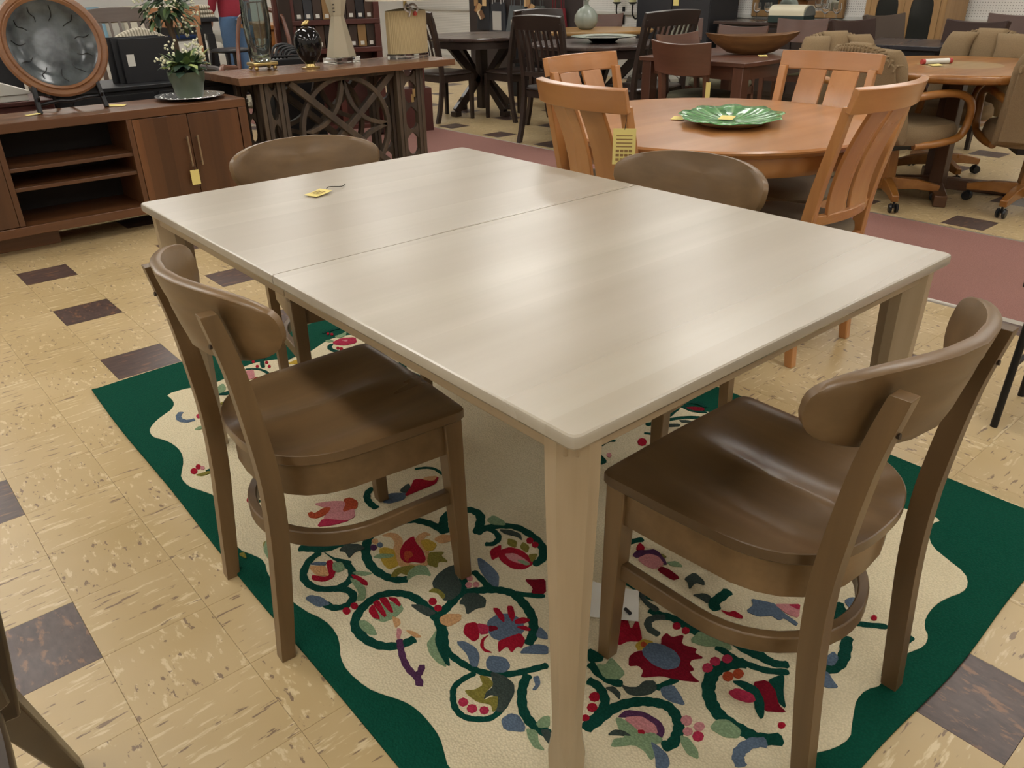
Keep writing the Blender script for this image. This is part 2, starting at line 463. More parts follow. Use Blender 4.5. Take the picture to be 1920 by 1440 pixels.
('p','N',0,[(0.125,-1.969),(0.138,-1.998),(0.139,-2.022),(0.126,-2.038),(0.104,-2.049),(0.083,-2.056),(0.074,-2.048),(0.094,-2.028),(0.093,-2.012),(0.071,-2.012),(0.082,-2.003),(0.107,-2.002)]),
('p','L',0,[(0.102,-1.961),(0.112,-1.978),(0.109,-1.996),(0.088,-2),(0.071,-2.012),(0.089,-2.016),(0.097,-2.023),(0.077,-2.043),(0.067,-2.042),(0.076,-2.028),(0.061,-2.007),(0.058,-1.985),(0.06,-1.971),(0.074,-1.983),(0.093,-1.985)]),
('d','K',0,[(0.045,-1.996),(0.039,-1.999),(0.032,-1.997),(0.029,-1.991),(0.031,-1.984),(0.037,-1.98),(0.044,-1.982),(0.047,-1.989)]),
('d','K',0,[(0.048,-2.02),(0.042,-2.023),(0.035,-2.021),(0.032,-2.014),(0.034,-2.007),(0.041,-2.003),(0.047,-2.006),(0.051,-2.012)]),
('d','K',0,[(0.063,-2.038),(0.057,-2.041),(0.051,-2.039),(0.048,-2.033),(0.05,-2.027),(0.056,-2.023),(0.062,-2.026),(0.065,-2.032)]),
('p','B',0,[(0.068,-2.072),(0.089,-2.073),(0.097,-2.087),(0.091,-2.111),(0.081,-2.119),(0.058,-2.092)]),
('v','G',0.0155,[(0.18,-2.023),(0.155,-2.036),(0.133,-2.056),(0.113,-2.083),(0.105,-2.112),(0.107,-2.136),(0.115,-2.157)]),
('p','S',0,[(0.089,-2.12),(0.1,-2.137),(0.086,-2.155),(0.083,-2.175),(0.073,-2.157),(0.079,-2.135)]),
('p','S',0,[(0.111,-2.122),(0.131,-2.12),(0.141,-2.127),(0.125,-2.144),(0.109,-2.134)]),
('p','N',0,[(0.107,-2.139),(0.12,-2.151),(0.098,-2.176),(0.1,-2.157)]),
('p','B',0,[(0.181,-2.036),(0.192,-2.041),(0.182,-2.057),(0.166,-2.062),(0.16,-2.057),(0.173,-2.053)]),
('v','U',0.0113,[(0.038,-1.765),(0.027,-1.787),(0.013,-1.818),(0.006,-1.849),(0.008,-1.872),(0.022,-1.868),(0.033,-1.857)]),
('v','U',0.0125,[(0.008,-1.872),(0.002,-1.892),(-0.004,-1.898)]),
('p','B',0,[(0.124,-1.857),(0.138,-1.867),(0.144,-1.896),(0.137,-1.917),(0.115,-1.936),(0.108,-1.925),(0.121,-1.898)]),
('p','B',0,[(0.139,-1.94),(0.154,-1.934),(0.172,-1.959),(0.166,-1.981),(0.148,-1.986),(0.131,-1.97),(0.13,-1.952)]),
('v','G',0.0154,[(0.259,-2.114),(0.264,-2.136),(0.256,-2.161),(0.24,-2.179),(0.214,-2.187),(0.188,-2.189),(0.169,-2.191)]),
('v','G',0.0174,[(0.171,-2.193),(0.202,-2.195),(0.236,-2.195),(0.266,-2.202),(0.295,-2.218),(0.315,-2.238),(0.328,-2.261),(0.324,-2.285),(0.309,-2.306),(0.289,-2.317),(0.267,-2.322),(0.249,-2.314)]),
('v','G',0.0146,[(0.295,-2.086),(0.289,-2.116),(0.293,-2.149),(0.305,-2.168)]),
('p','R',0,[(0.413,-2.035),(0.421,-2.049),(0.447,-2.033),(0.452,-2.043),(0.427,-2.08),(0.456,-2.068),(0.454,-2.077),(0.421,-2.115),(0.401,-2.095),(0.379,-2.091),(0.387,-2.077),(0.399,-2.076),(0.378,-2.06),(0.407,-2.047)]),
('p','Y',0,[(0.403,-2.116),(0.425,-2.116),(0.437,-2.134),(0.423,-2.138),(0.396,-2.13)]),
('d','O',0,[(0.421,-2.131),(0.415,-2.133),(0.41,-2.132),(0.409,-2.127),(0.411,-2.123),(0.417,-2.12),(0.422,-2.122),(0.423,-2.127)]),
('p','M',0,[(0.456,-2.144),(0.474,-2.142),(0.472,-2.157),(0.496,-2.168),(0.471,-2.181),(0.485,-2.208),(0.473,-2.211),(0.476,-2.231),(0.456,-2.218),(0.444,-2.221),(0.439,-2.237),(0.429,-2.233),(0.424,-2.246),(0.423,-2.262),(0.395,-2.228),(0.384,-2.206),(0.351,-2.182),(0.368,-2.174),(0.37,-2.16),(0.355,-2.149),(0.373,-2.134),(0.393,-2.134),(0.414,-2.149),(0.442,-2.155)]),
('p','B',0,[(0.43,-2.135),(0.444,-2.157),(0.448,-2.183),(0.439,-2.203),(0.42,-2.212),(0.398,-2.201),(0.39,-2.176),(0.394,-2.149),(0.403,-2.138)]),
('v','G',0.0162,[(0.507,-2.066),(0.51,-2.089),(0.523,-2.116),(0.527,-2.14),(0.527,-2.17),(0.53,-2.187)]),
('v','N',0.0131,[(0.514,-2.106),(0.498,-2.092),(0.476,-2.089),(0.461,-2.106),(0.463,-2.131)]),
('d','R',0,[(0.517,-2.145),(0.51,-2.148),(0.503,-2.145),(0.501,-2.14),(0.505,-2.134),(0.512,-2.131),(0.519,-2.133),(0.521,-2.139)]),
('d','R',0,[(0.521,-2.166),(0.514,-2.169),(0.507,-2.167),(0.505,-2.161),(0.509,-2.156),(0.516,-2.153),(0.522,-2.155),(0.524,-2.161)]),
('p','S',0,[(0.499,-2.188),(0.536,-2.185),(0.549,-2.214),(0.551,-2.244),(0.541,-2.258),(0.532,-2.236),(0.509,-2.215)]),
('v','G',0.0128,[(0.525,-2.232),(0.527,-2.255),(0.527,-2.282),(0.536,-2.312),(0.549,-2.341),(0.578,-2.373)]),
('v','G',0.0211,[(0.534,-2.301),(0.512,-2.284),(0.482,-2.272),(0.455,-2.274),(0.424,-2.288),(0.401,-2.311),(0.387,-2.338),(0.385,-2.37),(0.39,-2.4),(0.398,-2.425),(0.428,-2.453)]),
('v','G',0.0151,[(0.564,-2.241),(0.563,-2.278),(0.569,-2.31),(0.575,-2.338),(0.595,-2.362)]),
('v','G',0.0116,[(0.586,-2.29),(0.577,-2.313),(0.578,-2.336)]),
('d','K',0,[(0.472,-2.263),(0.463,-2.266),(0.455,-2.263),(0.452,-2.256),(0.457,-2.249),(0.466,-2.246),(0.474,-2.249),(0.477,-2.256)]),
('d','K',0,[(0.497,-2.263),(0.488,-2.266),(0.481,-2.263),(0.478,-2.256),(0.482,-2.249),(0.491,-2.246),(0.499,-2.249),(0.502,-2.256)]),
('d','K',0,[(0.521,-2.276),(0.513,-2.278),(0.505,-2.276),(0.502,-2.269),(0.506,-2.262),(0.515,-2.259),(0.523,-2.262),(0.526,-2.269)]),
('d','O',0,[(0.484,-2.304),(0.475,-2.307),(0.467,-2.304),(0.464,-2.297),(0.469,-2.29),(0.478,-2.287),(0.486,-2.29),(0.489,-2.297)]),
('d','O',0,[(0.506,-2.314),(0.497,-2.316),(0.488,-2.314),(0.486,-2.307),(0.49,-2.3),(0.499,-2.297),(0.508,-2.3),(0.51,-2.307)]),
('p','M',0,[(0.499,-2.342),(0.524,-2.357),(0.513,-2.383),(0.49,-2.403),(0.487,-2.421),(0.459,-2.391),(0.483,-2.373)]),
('p','G',0,[(0.471,-2.313),(0.488,-2.327),(0.494,-2.354),(0.477,-2.379),(0.449,-2.397),(0.438,-2.397),(0.449,-2.378),(0.468,-2.363),(0.473,-2.34)]),
('p','K',0,[(0.444,-2.322),(0.465,-2.328),(0.474,-2.356),(0.464,-2.368),(0.451,-2.36),(0.441,-2.339)]),
('p','G',0,[(0.526,-2.358),(0.556,-2.367),(0.558,-2.374),(0.523,-2.393),(0.496,-2.416),(0.498,-2.398),(0.518,-2.38)]),
('d','R',0,[(0.458,-2.439),(0.452,-2.44),(0.447,-2.438),(0.445,-2.434),(0.448,-2.43),(0.454,-2.428),(0.459,-2.431),(0.461,-2.435)]),
('p','S',0,[(0.349,-2.349),(0.372,-2.347),(0.387,-2.36),(0.386,-2.389),(0.369,-2.395),(0.352,-2.377)]),
('v','B',0.0174,[(0.4,-2.437),(0.379,-2.42),(0.352,-2.415),(0.334,-2.42),(0.322,-2.436)]),
('d','P',0,[(0.336,-2.315),(0.328,-2.318),(0.32,-2.315),(0.317,-2.308),(0.321,-2.301),(0.329,-2.298),(0.337,-2.301),(0.34,-2.308)]),
('d','P',0,[(0.343,-2.339),(0.335,-2.341),(0.328,-2.339),(0.325,-2.332),(0.328,-2.326),(0.336,-2.324),(0.343,-2.327),(0.346,-2.333)]),
('d','P',0,[(0.317,-2.331),(0.31,-2.333),(0.303,-2.33),(0.301,-2.325),(0.304,-2.319),(0.311,-2.317),(0.317,-2.319),(0.32,-2.325)]),
('d','K',0,[(0.324,-2.351),(0.316,-2.354),(0.308,-2.351),(0.305,-2.344),(0.309,-2.338),(0.317,-2.335),(0.324,-2.338),(0.327,-2.345)]),
('p','S',0,[(0.292,-2.323),(0.299,-2.336),(0.29,-2.363),(0.278,-2.373),(0.272,-2.355),(0.281,-2.334)]),
('p','U',0,[(0.24,-2.219),(0.262,-2.219),(0.283,-2.244),(0.288,-2.276),(0.279,-2.293),(0.259,-2.3),(0.26,-2.29),(0.275,-2.275),(0.269,-2.247),(0.245,-2.225)]),
('p','P',0,[(0.246,-2.227),(0.271,-2.245),(0.275,-2.275),(0.263,-2.29),(0.249,-2.27),(0.242,-2.252)]),
('p','S',0,[(0.232,-2.218),(0.24,-2.229),(0.242,-2.252),(0.239,-2.272),(0.257,-2.281),(0.26,-2.302),(0.251,-2.304),(0.24,-2.298),(0.224,-2.315),(0.213,-2.315),(0.219,-2.296),(0.215,-2.276),(0.182,-2.254),(0.198,-2.246),(0.215,-2.258),(0.219,-2.239)]),
('p','R',0,[(0.243,-2.261),(0.251,-2.268),(0.247,-2.275),(0.238,-2.267)]),
('p','N',0,[(0.194,-2.231),(0.21,-2.231),(0.221,-2.243),(0.224,-2.262),(0.207,-2.243)]),
('p','B',0,[(0.241,-2.295),(0.243,-2.311),(0.242,-2.331),(0.233,-2.344),(0.221,-2.348),(0.207,-2.335),(0.223,-2.321)]),
('p','N',0,[(0.303,-2.168),(0.307,-2.182),(0.32,-2.194),(0.34,-2.192),(0.355,-2.205),(0.344,-2.22),(0.326,-2.22),(0.306,-2.208),(0.295,-2.192)]),
('v','G',0.0116,[(0.345,-2.219),(0.37,-2.227),(0.399,-2.232)]),
('p','S',0,[(0.304,-2.098),(0.314,-2.112),(0.337,-2.107),(0.333,-2.129),(0.328,-2.151),(0.307,-2.153),(0.289,-2.133)]),
('p','G',0,[(0.322,-2.056),(0.33,-2.091),(0.317,-2.099),(0.295,-2.082)]),
('p','B',0,[(0.352,-2.227),(0.376,-2.238),(0.366,-2.264),(0.355,-2.282),(0.342,-2.259),(0.341,-2.241)]),
('p','N',0,[(0.271,-2.152),(0.286,-2.162),(0.283,-2.181),(0.271,-2.189),(0.274,-2.169)]),
('d','R',0,[(0.246,-2.159),(0.239,-2.163),(0.231,-2.16),(0.228,-2.153),(0.231,-2.146),(0.239,-2.143),(0.247,-2.145),(0.25,-2.152)]),
('d','R',0,[(0.224,-2.174),(0.217,-2.177),(0.21,-2.174),(0.207,-2.168),(0.21,-2.161),(0.217,-2.158),(0.224,-2.161),(0.227,-2.167)]),
('d','R',0,[(0.195,-2.181),(0.19,-2.183),(0.185,-2.181),(0.182,-2.176),(0.185,-2.171),(0.19,-2.169),(0.195,-2.171),(0.197,-2.176)]),
('p','N',0,[(0.646,-2.056),(0.679,-2.058),(0.672,-2.09),(0.661,-2.099),(0.655,-2.08),(0.627,-2.085),(0.643,-2.069)]),
('p','N',0,[(0.616,-2.103),(0.638,-2.116),(0.642,-2.132),(0.618,-2.141),(0.62,-2.117)]),
('v','G',0.0192,[(0.69,-2.149),(0.655,-2.149),(0.628,-2.15),(0.617,-2.17)]),
('p','R',0,[(0.623,-2.175),(0.63,-2.192),(0.642,-2.195),(0.642,-2.217),(0.634,-2.22),(0.622,-2.194)]),
('p','B',0,[(0.703,-2.203),(0.716,-2.225),(0.727,-2.245),(0.716,-2.269),(0.713,-2.306),(0.702,-2.307),(0.705,-2.279),(0.691,-2.276),(0.692,-2.258),(0.67,-2.243),(0.664,-2.217),(0.691,-2.217)]),
('p','P',0,[(0.727,-2.245),(0.748,-2.264),(0.764,-2.283),(0.73,-2.301),(0.722,-2.28)]),
('p','K',0,[(0.748,-2.264),(0.769,-2.282),(0.751,-2.291)]),
('v','G',0.02,[(0.836,-2.333),(0.815,-2.359),(0.801,-2.375)]),
('v','G',0.0176,[(0.806,-2.336),(0.791,-2.361),(0.78,-2.375)]),
('p','B',0,[(0.853,-2.343),(0.873,-2.347),(0.889,-2.366),(0.873,-2.372),(0.837,-2.369)]),
('v','G',0.0123,[(0.806,-2.394),(0.817,-2.409),(0.848,-2.446)]),
('d','R',0,[(0.855,-2.417),(0.849,-2.419),(0.844,-2.417),(0.842,-2.413),(0.846,-2.409),(0.853,-2.407),(0.858,-2.409),(0.859,-2.413)]),
('v','G',0.0192,[(0.757,-2.401),(0.724,-2.416),(0.689,-2.428),(0.657,-2.428),(0.63,-2.412),(0.597,-2.384)]),
('p','B',0,[(0.664,-2.392),(0.67,-2.402),(0.694,-2.404),(0.685,-2.42),(0.659,-2.424),(0.647,-2.402)]),
('p','B',0,[(0.619,-2.41),(0.635,-2.425),(0.623,-2.442),(0.615,-2.458),(0.598,-2.443),(0.6,-2.422)]),
('v','G',0.0133,[(0.827,-2.482),(0.839,-2.491),(0.858,-2.492)]),
('p','P',0,[(0.144,-1.197),(0.186,-1.219),(0.209,-1.241),(0.212,-1.282),(0.195,-1.315),(0.166,-1.314),(0.13,-1.271),(0.166,-1.245)]),
('p','O',0,[(0.112,-1.222),(0.123,-1.222),(0.124,-1.234),(0.154,-1.228),(0.167,-1.24),(0.149,-1.256),(0.12,-1.256),(0.107,-1.24)]),
('p','O',0,[(0.213,-1.232),(0.232,-1.236),(0.236,-1.265),(0.22,-1.288),(0.199,-1.281),(0.188,-1.281),(0.189,-1.271),(0.207,-1.255)]),
('p','K',0,[(0.13,-1.271),(0.161,-1.31),(0.175,-1.322),(0.134,-1.311),(0.103,-1.291)]),
('v','G',0.0152,[(0.305,-1.237),(0.283,-1.245),(0.265,-1.269),(0.259,-1.297),(0.26,-1.326)]),
('p','B',0,[(0.289,-1.313),(0.322,-1.292),(0.349,-1.314),(0.352,-1.326),(0.337,-1.34),(0.302,-1.331)]),
('v','G',0.0183,[(0.023,-1.337),(0.044,-1.358),(0.068,-1.383),(0.112,-1.394),(0.158,-1.403),(0.195,-1.407),(0.233,-1.411),(0.27,-1.419)]),
('p','N',0,[(0.094,-1.416),(0.118,-1.405),(0.143,-1.428),(0.144,-1.452),(0.12,-1.444),(0.098,-1.456),(0.104,-1.429)]),
('p','G',0,[(0.063,-1.392),(0.07,-1.431),(0.085,-1.453),(0.095,-1.472),(0.079,-1.471),(0.067,-1.442)]),
('p','T',0,[(0.008,-1.42),(0.037,-1.442),(0.034,-1.461),(0.029,-1.482),(0.007,-1.458)]),
('p','R',0,[(0.047,-1.433),(0.06,-1.436),(0.048,-1.474),(0.031,-1.492),(0.009,-1.489),(-0.007,-1.466),(0.001,-1.452),(0.017,-1.475),(0.028,-1.481),(0.037,-1.455)]),
('p','B',0,[(0.013,-1.411),(0.032,-1.417),(0.047,-1.433),(0.038,-1.44)]),
('p','S',0,[(0.058,-1.447),(0.075,-1.458),(0.069,-1.484),(0.052,-1.485),(0.045,-1.471)]),
('p','S',0,[(0.074,-1.51),(0.09,-1.515),(0.11,-1.543),(0.089,-1.537)]),
('p','R',0,[(0.069,-1.514),(0.08,-1.532),(0.084,-1.561),(0.078,-1.571),(0.065,-1.548)]),
('p','L',0,[(-0.036,-1.26),(-0.018,-1.257),(-0.024,-1.29),(-0.046,-1.335),(-0.049,-1.309)]),
('d','R',0,[(0.026,-1.062),(0.021,-1.067),(0.016,-1.067),(0.013,-1.06),(0.015,-1.052),(0.02,-1.046),(0.025,-1.046),(0.027,-1.053)]),
('v','G',0.0108,[(0.01,-1.081),(0.028,-1.081),(0.043,-1.077)]),
('p','O',0,[(0.009,-1.112),(0.027,-1.134),(0.019,-1.154),(0.007,-1.138)]),
('v','G',0.0146,[(0.055,-1.388),(0.018,-1.4),(-0.016,-1.435),(-0.023,-1.471),(-0.011,-1.507),(0.022,-1.532),(0.057,-1.528),(0.079,-1.499),(0.079,-1.466)]),
('v','G',0.0147,[(0.012,-1.528),(0.034,-1.553),(0.034,-1.583),(0.007,-1.598),(-0.019,-1.584),(-0.027,-1.558)]),
('p','B',0,[(-0.052,-1.515),(-0.037,-1.514),(-0.022,-1.538),(-0.02,-1.569),(-0.044,-1.557)]),
('p','S',0,[(0.059,-1.524),(0.069,-1.544),(0.069,-1.579),(0.049,-1.607),(0.033,-1.598),(0.051,-1.579)]),
('d','R',0,[(0.004,-1.619),(-0.002,-1.624),(-0.008,-1.623),(-0.01,-1.616),(-0.009,-1.608),(-0.003,-1.603),(0.003,-1.605),(0.006,-1.611)]),
('d','R',0,[(0.025,-1.617),(0.02,-1.621),(0.014,-1.62),(0.012,-1.613),(0.013,-1.606),(0.019,-1.601),(0.025,-1.603),(0.027,-1.609)]),
('v','G',0.0133,[(0.639,-1.878),(0.663,-1.881),(0.688,-1.894)]),
('p','R',0,[(0.651,-1.903),(0.67,-1.897),(0.665,-1.916),(0.653,-1.924),(0.643,-1.91)]),
('p','U',0,[(0.622,-1.919),(0.643,-1.915),(0.66,-1.93),(0.675,-1.939),(0.672,-1.964),(0.657,-1.99),(0.65,-1.988),(0.658,-1.965),(0.651,-1.94),(0.623,-1.933)]),
('p','P',0,[(0.62,-1.935),(0.651,-1.94),(0.661,-1.962),(0.65,-1.988),(0.621,-1.984),(0.615,-1.962)]),
('p','M',0,[(0.623,-1.994),(0.64,-1.993),(0.644,-2.014),(0.64,-2.044),(0.622,-2.038)]),
('p','L',0,[(0.676,-1.958),(0.677,-1.977),(0.668,-1.973)]),
('p','S',0,[(0.661,-1.99),(0.681,-2.003),(0.677,-2.026),(0.66,-2.007)]),
('v','G',0.0122,[(0.539,-1.953),(0.537,-1.98),(0.537,-2.004),(0.532,-2.028),(0.541,-2.051),(0.552,-2.081)]),
('p','N',0,[(0.539,-2.002),(0.56,-2.017),(0.536,-2.027),(0.524,-2.044),(0.526,-2.077),(0.51,-2.077),(0.513,-2.049),(0.524,-2.021)]),
('p','K',0,[(0.729,-0.271),(0.772,-0.258),(0.815,-0.289),(0.794,-0.333),(0.75,-0.326),(0.727,-0.295)]),
('p','P',0,[(0.762,-0.276),(0.785,-0.288),(0.771,-0.302)]),
('v','G',0.0138,[(0.707,-0.37),(0.691,-0.338),(0.695,-0.3),(0.719,-0.279)]),
('d','R',0,[(0.719,-0.336),(0.713,-0.343),(0.708,-0.343),(0.707,-0.337),(0.71,-0.328),(0.716,-0.321),(0.721,-0.321),(0.722,-0.327)]),
('d','R',0,[(0.726,-0.351),(0.72,-0.357),(0.714,-0.358),(0.713,-0.351),(0.716,-0.342),(0.722,-0.335),(0.727,-0.335),(0.729,-0.341)]),
('d','R',0,[(0.76,-0.184),(0.755,-0.19),(0.751,-0.19),(0.75,-0.185),(0.753,-0.176),(0.758,-0.17),(0.762,-0.17),(0.763,-0.175)]),
('d','R',0,[(0.77,-0.199),(0.765,-0.205),(0.761,-0.205),(0.759,-0.199),(0.762,-0.191),(0.768,-0.185),(0.772,-0.185),(0.773,-0.19)]),
('p','S',0,[(0.715,-0.232),(0.734,-0.241),(0.737,-0.261),(0.717,-0.26)]),
('p','S',0,[(0.763,-0.222),(0.772,-0.249),(0.797,-0.246),(0.826,-0.208),(0.793,-0.223)]),
('v','G',0.0123,[(0.514,-0.19),(0.481,-0.191),(0.445,-0.239),(0.423,-0.296)]),
('p','P',0,[(0.359,-0.282),(0.388,-0.287),(0.365,-0.347),(0.338,-0.351)]),
('p','R',0,[(0.334,-0.376),(0.369,-0.351),(0.377,-0.387),(0.358,-0.406),(0.33,-0.401)]),
('v','G',0.0094,[(0.369,-0.261),(0.405,-0.295),(0.415,-0.35),(0.398,-0.392)]),
('d','R',0,[(0.422,-0.225),(0.418,-0.232),(0.413,-0.232),(0.412,-0.226),(0.414,-0.218),(0.419,-0.212),(0.423,-0.211),(0.424,-0.217)]),
('d','R',0,[(0.415,-0.274),(0.411,-0.28),(0.407,-0.28),(0.405,-0.275),(0.407,-0.266),(0.412,-0.26),(0.416,-0.26),(0.418,-0.266)]),
('d','R',0,[(0.457,-0.265),(0.452,-0.272),(0.448,-0.272),(0.446,-0.266),(0.448,-0.258),(0.453,-0.252),(0.457,-0.251),(0.459,-0.257)]),
('d','R',0,[(0.448,-0.305),(0.444,-0.311),(0.439,-0.311),(0.438,-0.305),(0.44,-0.297),(0.445,-0.291),(0.449,-0.291),(0.451,-0.296)]),
('p','Y',0,[(0.502,-0.324),(0.565,-0.319),(0.574,-0.344),(0.543,-0.362)]),
('v','G',0.0123,[(0.519,-0.292),(0.558,-0.28),(0.579,-0.292)]),
('v','G',0.0137,[(0.819,-0.604),(0.81,-0.643),(0.786,-0.696)]),
('p','N',0,[(0.796,-0.69),(0.807,-0.708),(0.813,-0.765),(0.796,-0.757)]),
('v','N',0.0125,[(0.798,-0.464),(0.796,-0.503),(0.799,-0.554),(0.784,-0.603)]),
('p','R',0,[(0.414,-1.282),(0.439,-1.305),(0.47,-1.315),(0.444,-1.337),(0.401,-1.333),(0.35,-1.33),(0.389,-1.305)]),
('p','N',0,[(0.353,-1.298),(0.389,-1.286),(0.383,-1.307),(0.357,-1.319)]),
('p','T',0,[(0.431,-1.298),(0.447,-1.294),(0.472,-1.312),(0.449,-1.324)]),
('p','B',0,[(0.293,-1.311),(0.323,-1.297),(0.357,-1.319),(0.337,-1.335),(0.303,-1.329)]),
('v','G',0.0075,[(0.446,-1.237),(0.473,-1.252),(0.489,-1.276),(0.489,-1.314)]),
('v','G',0.0068,[(0.345,-1.413),(0.377,-1.429),(0.413,-1.429)]),
('v','G',0.0142,[(1.132,-1.523),(1.169,-1.534),(1.215,-1.535),(1.277,-1.524),(1.313,-1.514),(1.352,-1.523),(1.369,-1.548),(1.366,-1.58)]),
('p','G',0,[(1.308,-1.518),(1.305,-1.559),(1.318,-1.587),(1.338,-1.606),(1.336,-1.561),(1.332,-1.522)]),
('p','M',0,[(1.312,-1.538),(1.337,-1.553),(1.354,-1.578),(1.339,-1.59),(1.317,-1.569)]),
('v','G',0.0125,[(1.176,-1.532),(1.217,-1.553),(1.259,-1.575),(1.299,-1.612)]),
('p','N',0,[(1.167,-1.544),(1.182,-1.562),(1.213,-1.59),(1.201,-1.599),(1.17,-1.575)]),
('p','N',0,[(1.232,-1.575),(1.251,-1.593),(1.253,-1.611),(1.228,-1.592)]),
('v','G',0.0082,[(1.089,-1.552),(1.102,-1.571),(1.108,-1.604)]),
('d','M',0,[(1.123,-1.585),(1.116,-1.589),(1.11,-1.588),(1.109,-1.583),(1.114,-1.576),(1.121,-1.573),(1.127,-1.574),(1.128,-1.579)]),
('d','R',0,[(1.054,-1.591),(1.04,-1.599),(1.028,-1.596),(1.026,-1.586),(1.035,-1.574),(1.049,-1.567),(1.06,-1.569),(1.062,-1.579)]),
('v','G',0.0089,[(0.937,-1.513),(0.968,-1.509),(0.991,-1.523)]),
('d','P',0,[(0.92,-1.571),(0.913,-1.575),(0.907,-1.574),(0.906,-1.568),(0.91,-1.561),(0.917,-1.557),(0.923,-1.558),(0.925,-1.564)]),
('p','G',0,[(0.9,-1.545),(0.885,-1.587),(0.859,-1.584)]),
('v','G',0.0135,[(0.744,-0.159),(0.77,-0.156),(0.801,-0.156),(0.824,-0.159)]),
('p','S',0,[(-0.022,-1.252),(-0.016,-1.27),(-0.039,-1.325),(-0.052,-1.325),(-0.046,-1.284)]),
('p','L',0,[(-0.1,-1.259),(-0.086,-1.26),(-0.092,-1.288)]),
('d','R',0,[(-0.03,-0.816),(-0.036,-0.824),(-0.042,-0.824),(-0.046,-0.815),(-0.044,-0.803),(-0.038,-0.795),(-0.031,-0.795),(-0.028,-0.804)]),
('d','R',0,[(-0.013,-0.801),(-0.018,-0.808),(-0.023,-0.807),(-0.026,-0.8),(-0.024,-0.79),(-0.019,-0.783),(-0.014,-0.783),(-0.011,-0.791)]),
('d','P',0,[(-0.007,-0.814),(-0.011,-0.819),(-0.015,-0.819),(-0.017,-0.813),(-0.016,-0.805),(-0.012,-0.8),(-0.008,-0.8),(-0.005,-0.806)]),
('p','L',0,[(-0.04,-0.833),(-0.015,-0.837),(0.012,-0.839),(0,-0.851),(-0.028,-0.851)]),
('p','G',0,[(-0.014,-0.831),(0.017,-0.827),(0.034,-0.836),(0.011,-0.853)]),
('v','B',0.014,[(0.07,-0.426),(0.054,-0.445),(0.048,-0.474),(0.06,-0.499),(0.085,-0.507)]),
('p','S',0,[(0.058,-0.571),(0.077,-0.562),(0.091,-0.57),(0.072,-0.584)]),
('d','K',0,[(0.106,-0.498),(0.101,-0.505),(0.096,-0.506),(0.094,-0.499),(0.096,-0.489),(0.101,-0.482),(0.106,-0.481),(0.108,-0.488)]),
('p','S',0,[(0.229,-0.338),(0.258,-0.32),(0.253,-0.36),(0.216,-0.402)]),
('p','G',0,[(0.204,-0.385),(0.243,-0.389),(0.272,-0.388),(0.237,-0.416)]),
('p','L',0,[(0.185,-0.457),(0.202,-0.452),(0.195,-0.477)])]
# ------------------------------------------------------------------ the room
X0, X1, Y0, Y1 = -4.2, 8.35, -6.0, 10.2
TS = 0.2286

def floor_material(dark):
    k = NT('vinyl_tile_dark' if dark else 'vinyl_tile_cream')
    pos = k.n('ShaderNodeNewGeometry').outputs['Position']
    sx = k.n('ShaderNodeSeparateXYZ')
    k.l(pos, sx.inputs[0])
    fl = []
    for i in range(2):
        md = k.n('ShaderNodeMath', operation='DIVIDE')
        md.inputs[1].default_value = TS
        k.l(sx.outputs[i], md.inputs[0])
        f = k.n('ShaderNodeMath', operation='FLOOR')
        k.l(md.outputs[0], f.inputs[0])
        fl.append(f.outputs[0])
    ad = k.n('ShaderNodeMath', operation='ADD')
    k.l(fl[0], ad.inputs[0]); k.l(fl[1], ad.inputs[1])
    md = k.n('ShaderNodeMath', operation='PINGPONG')
    md.inputs[1].default_value = 1.0
    k.l(ad.outputs[0], md.inputs[0])
    cb = k.n('ShaderNodeCombineXYZ')
    k.l(fl[0], cb.inputs[0]); k.l(fl[1], cb.inputs[1])
    wn = k.n('ShaderNodeTexWhiteNoise', noise_dimensions='3D')
    k.l(cb.outputs[0], wn.inputs['Vector'])
    va = k.mapping(pos, (15, 75, 1))
    vb = k.mapping(pos, (70, 30, 1), loc=(3, 7, 0))
    vv = k.mix(md.outputs[0], va, vb)
    off = k.n('ShaderNodeVectorMath', operation='ADD')
    sc = k.n('ShaderNodeVectorMath', operation='SCALE')
    sc.inputs['Scale'].default_value = 40
    k.l(wn.outputs['Color'], sc.inputs[0])
    k.l(vv, off.inputs[0]); k.l(sc.outputs[0], off.inputs[1])
    v = off.outputs[0]
    n1 = k.noise(v, 1.0, 3, .55)
    v2 = k.n('ShaderNodeVectorMath', operation='ADD'); v2.inputs[1].default_value = (17, 5, 3)
    k.l(v, v2.inputs[0])
    n2 = k.noise(v2.outputs[0], .8, 3, .6)
    n3 = k.noise(pos, 2.2, 3, .6)
    if dark:
        c = k.ramp(n1, [(.3, lin('403230')), (.7, lin('574640'))])
        c = k.mix(k.ramp(n2, [(.57, (0, 0, 0, 1)), (.66, (.9, .9, .9, 1))]), c, lin('7f5c44'))
    else:
        c = k.ramp(n3, [(.3, lin('b0996e')), (.7, lin('bca67e'))])
        tone = k.ramp(wn.outputs['Value'], [(0, (0, 0, 0, 1)), (1, (.35, .35, .35, 1))])
        c = k.mix(tone, c, lin('a68f65'))
        c = k.mix(k.ramp(n2, [(.58, (0, 0, 0, 1)), (.66, (.75, .75, .75, 1))]), c, lin('d2c19c'))
        c = k.mix(k.ramp(n1, [(.635, (0, 0, 0, 1)), (.67, (.85, .85, .85, 1))]), c, lin('6e5848'))
    k.l(c, k.b.inputs['Base Color'])
    k.l(k.ramp(n3, [(.3, (.28, .28, .28, 1)), (.7, (.42, .42, .42, 1))]), k.b.inputs['Roughness'])
    k.bump(k.noise(pos, 30, 2), .04, .002)
    return k.m
M_TILE, M_TILE_D = floor_material(False), floor_material(True)

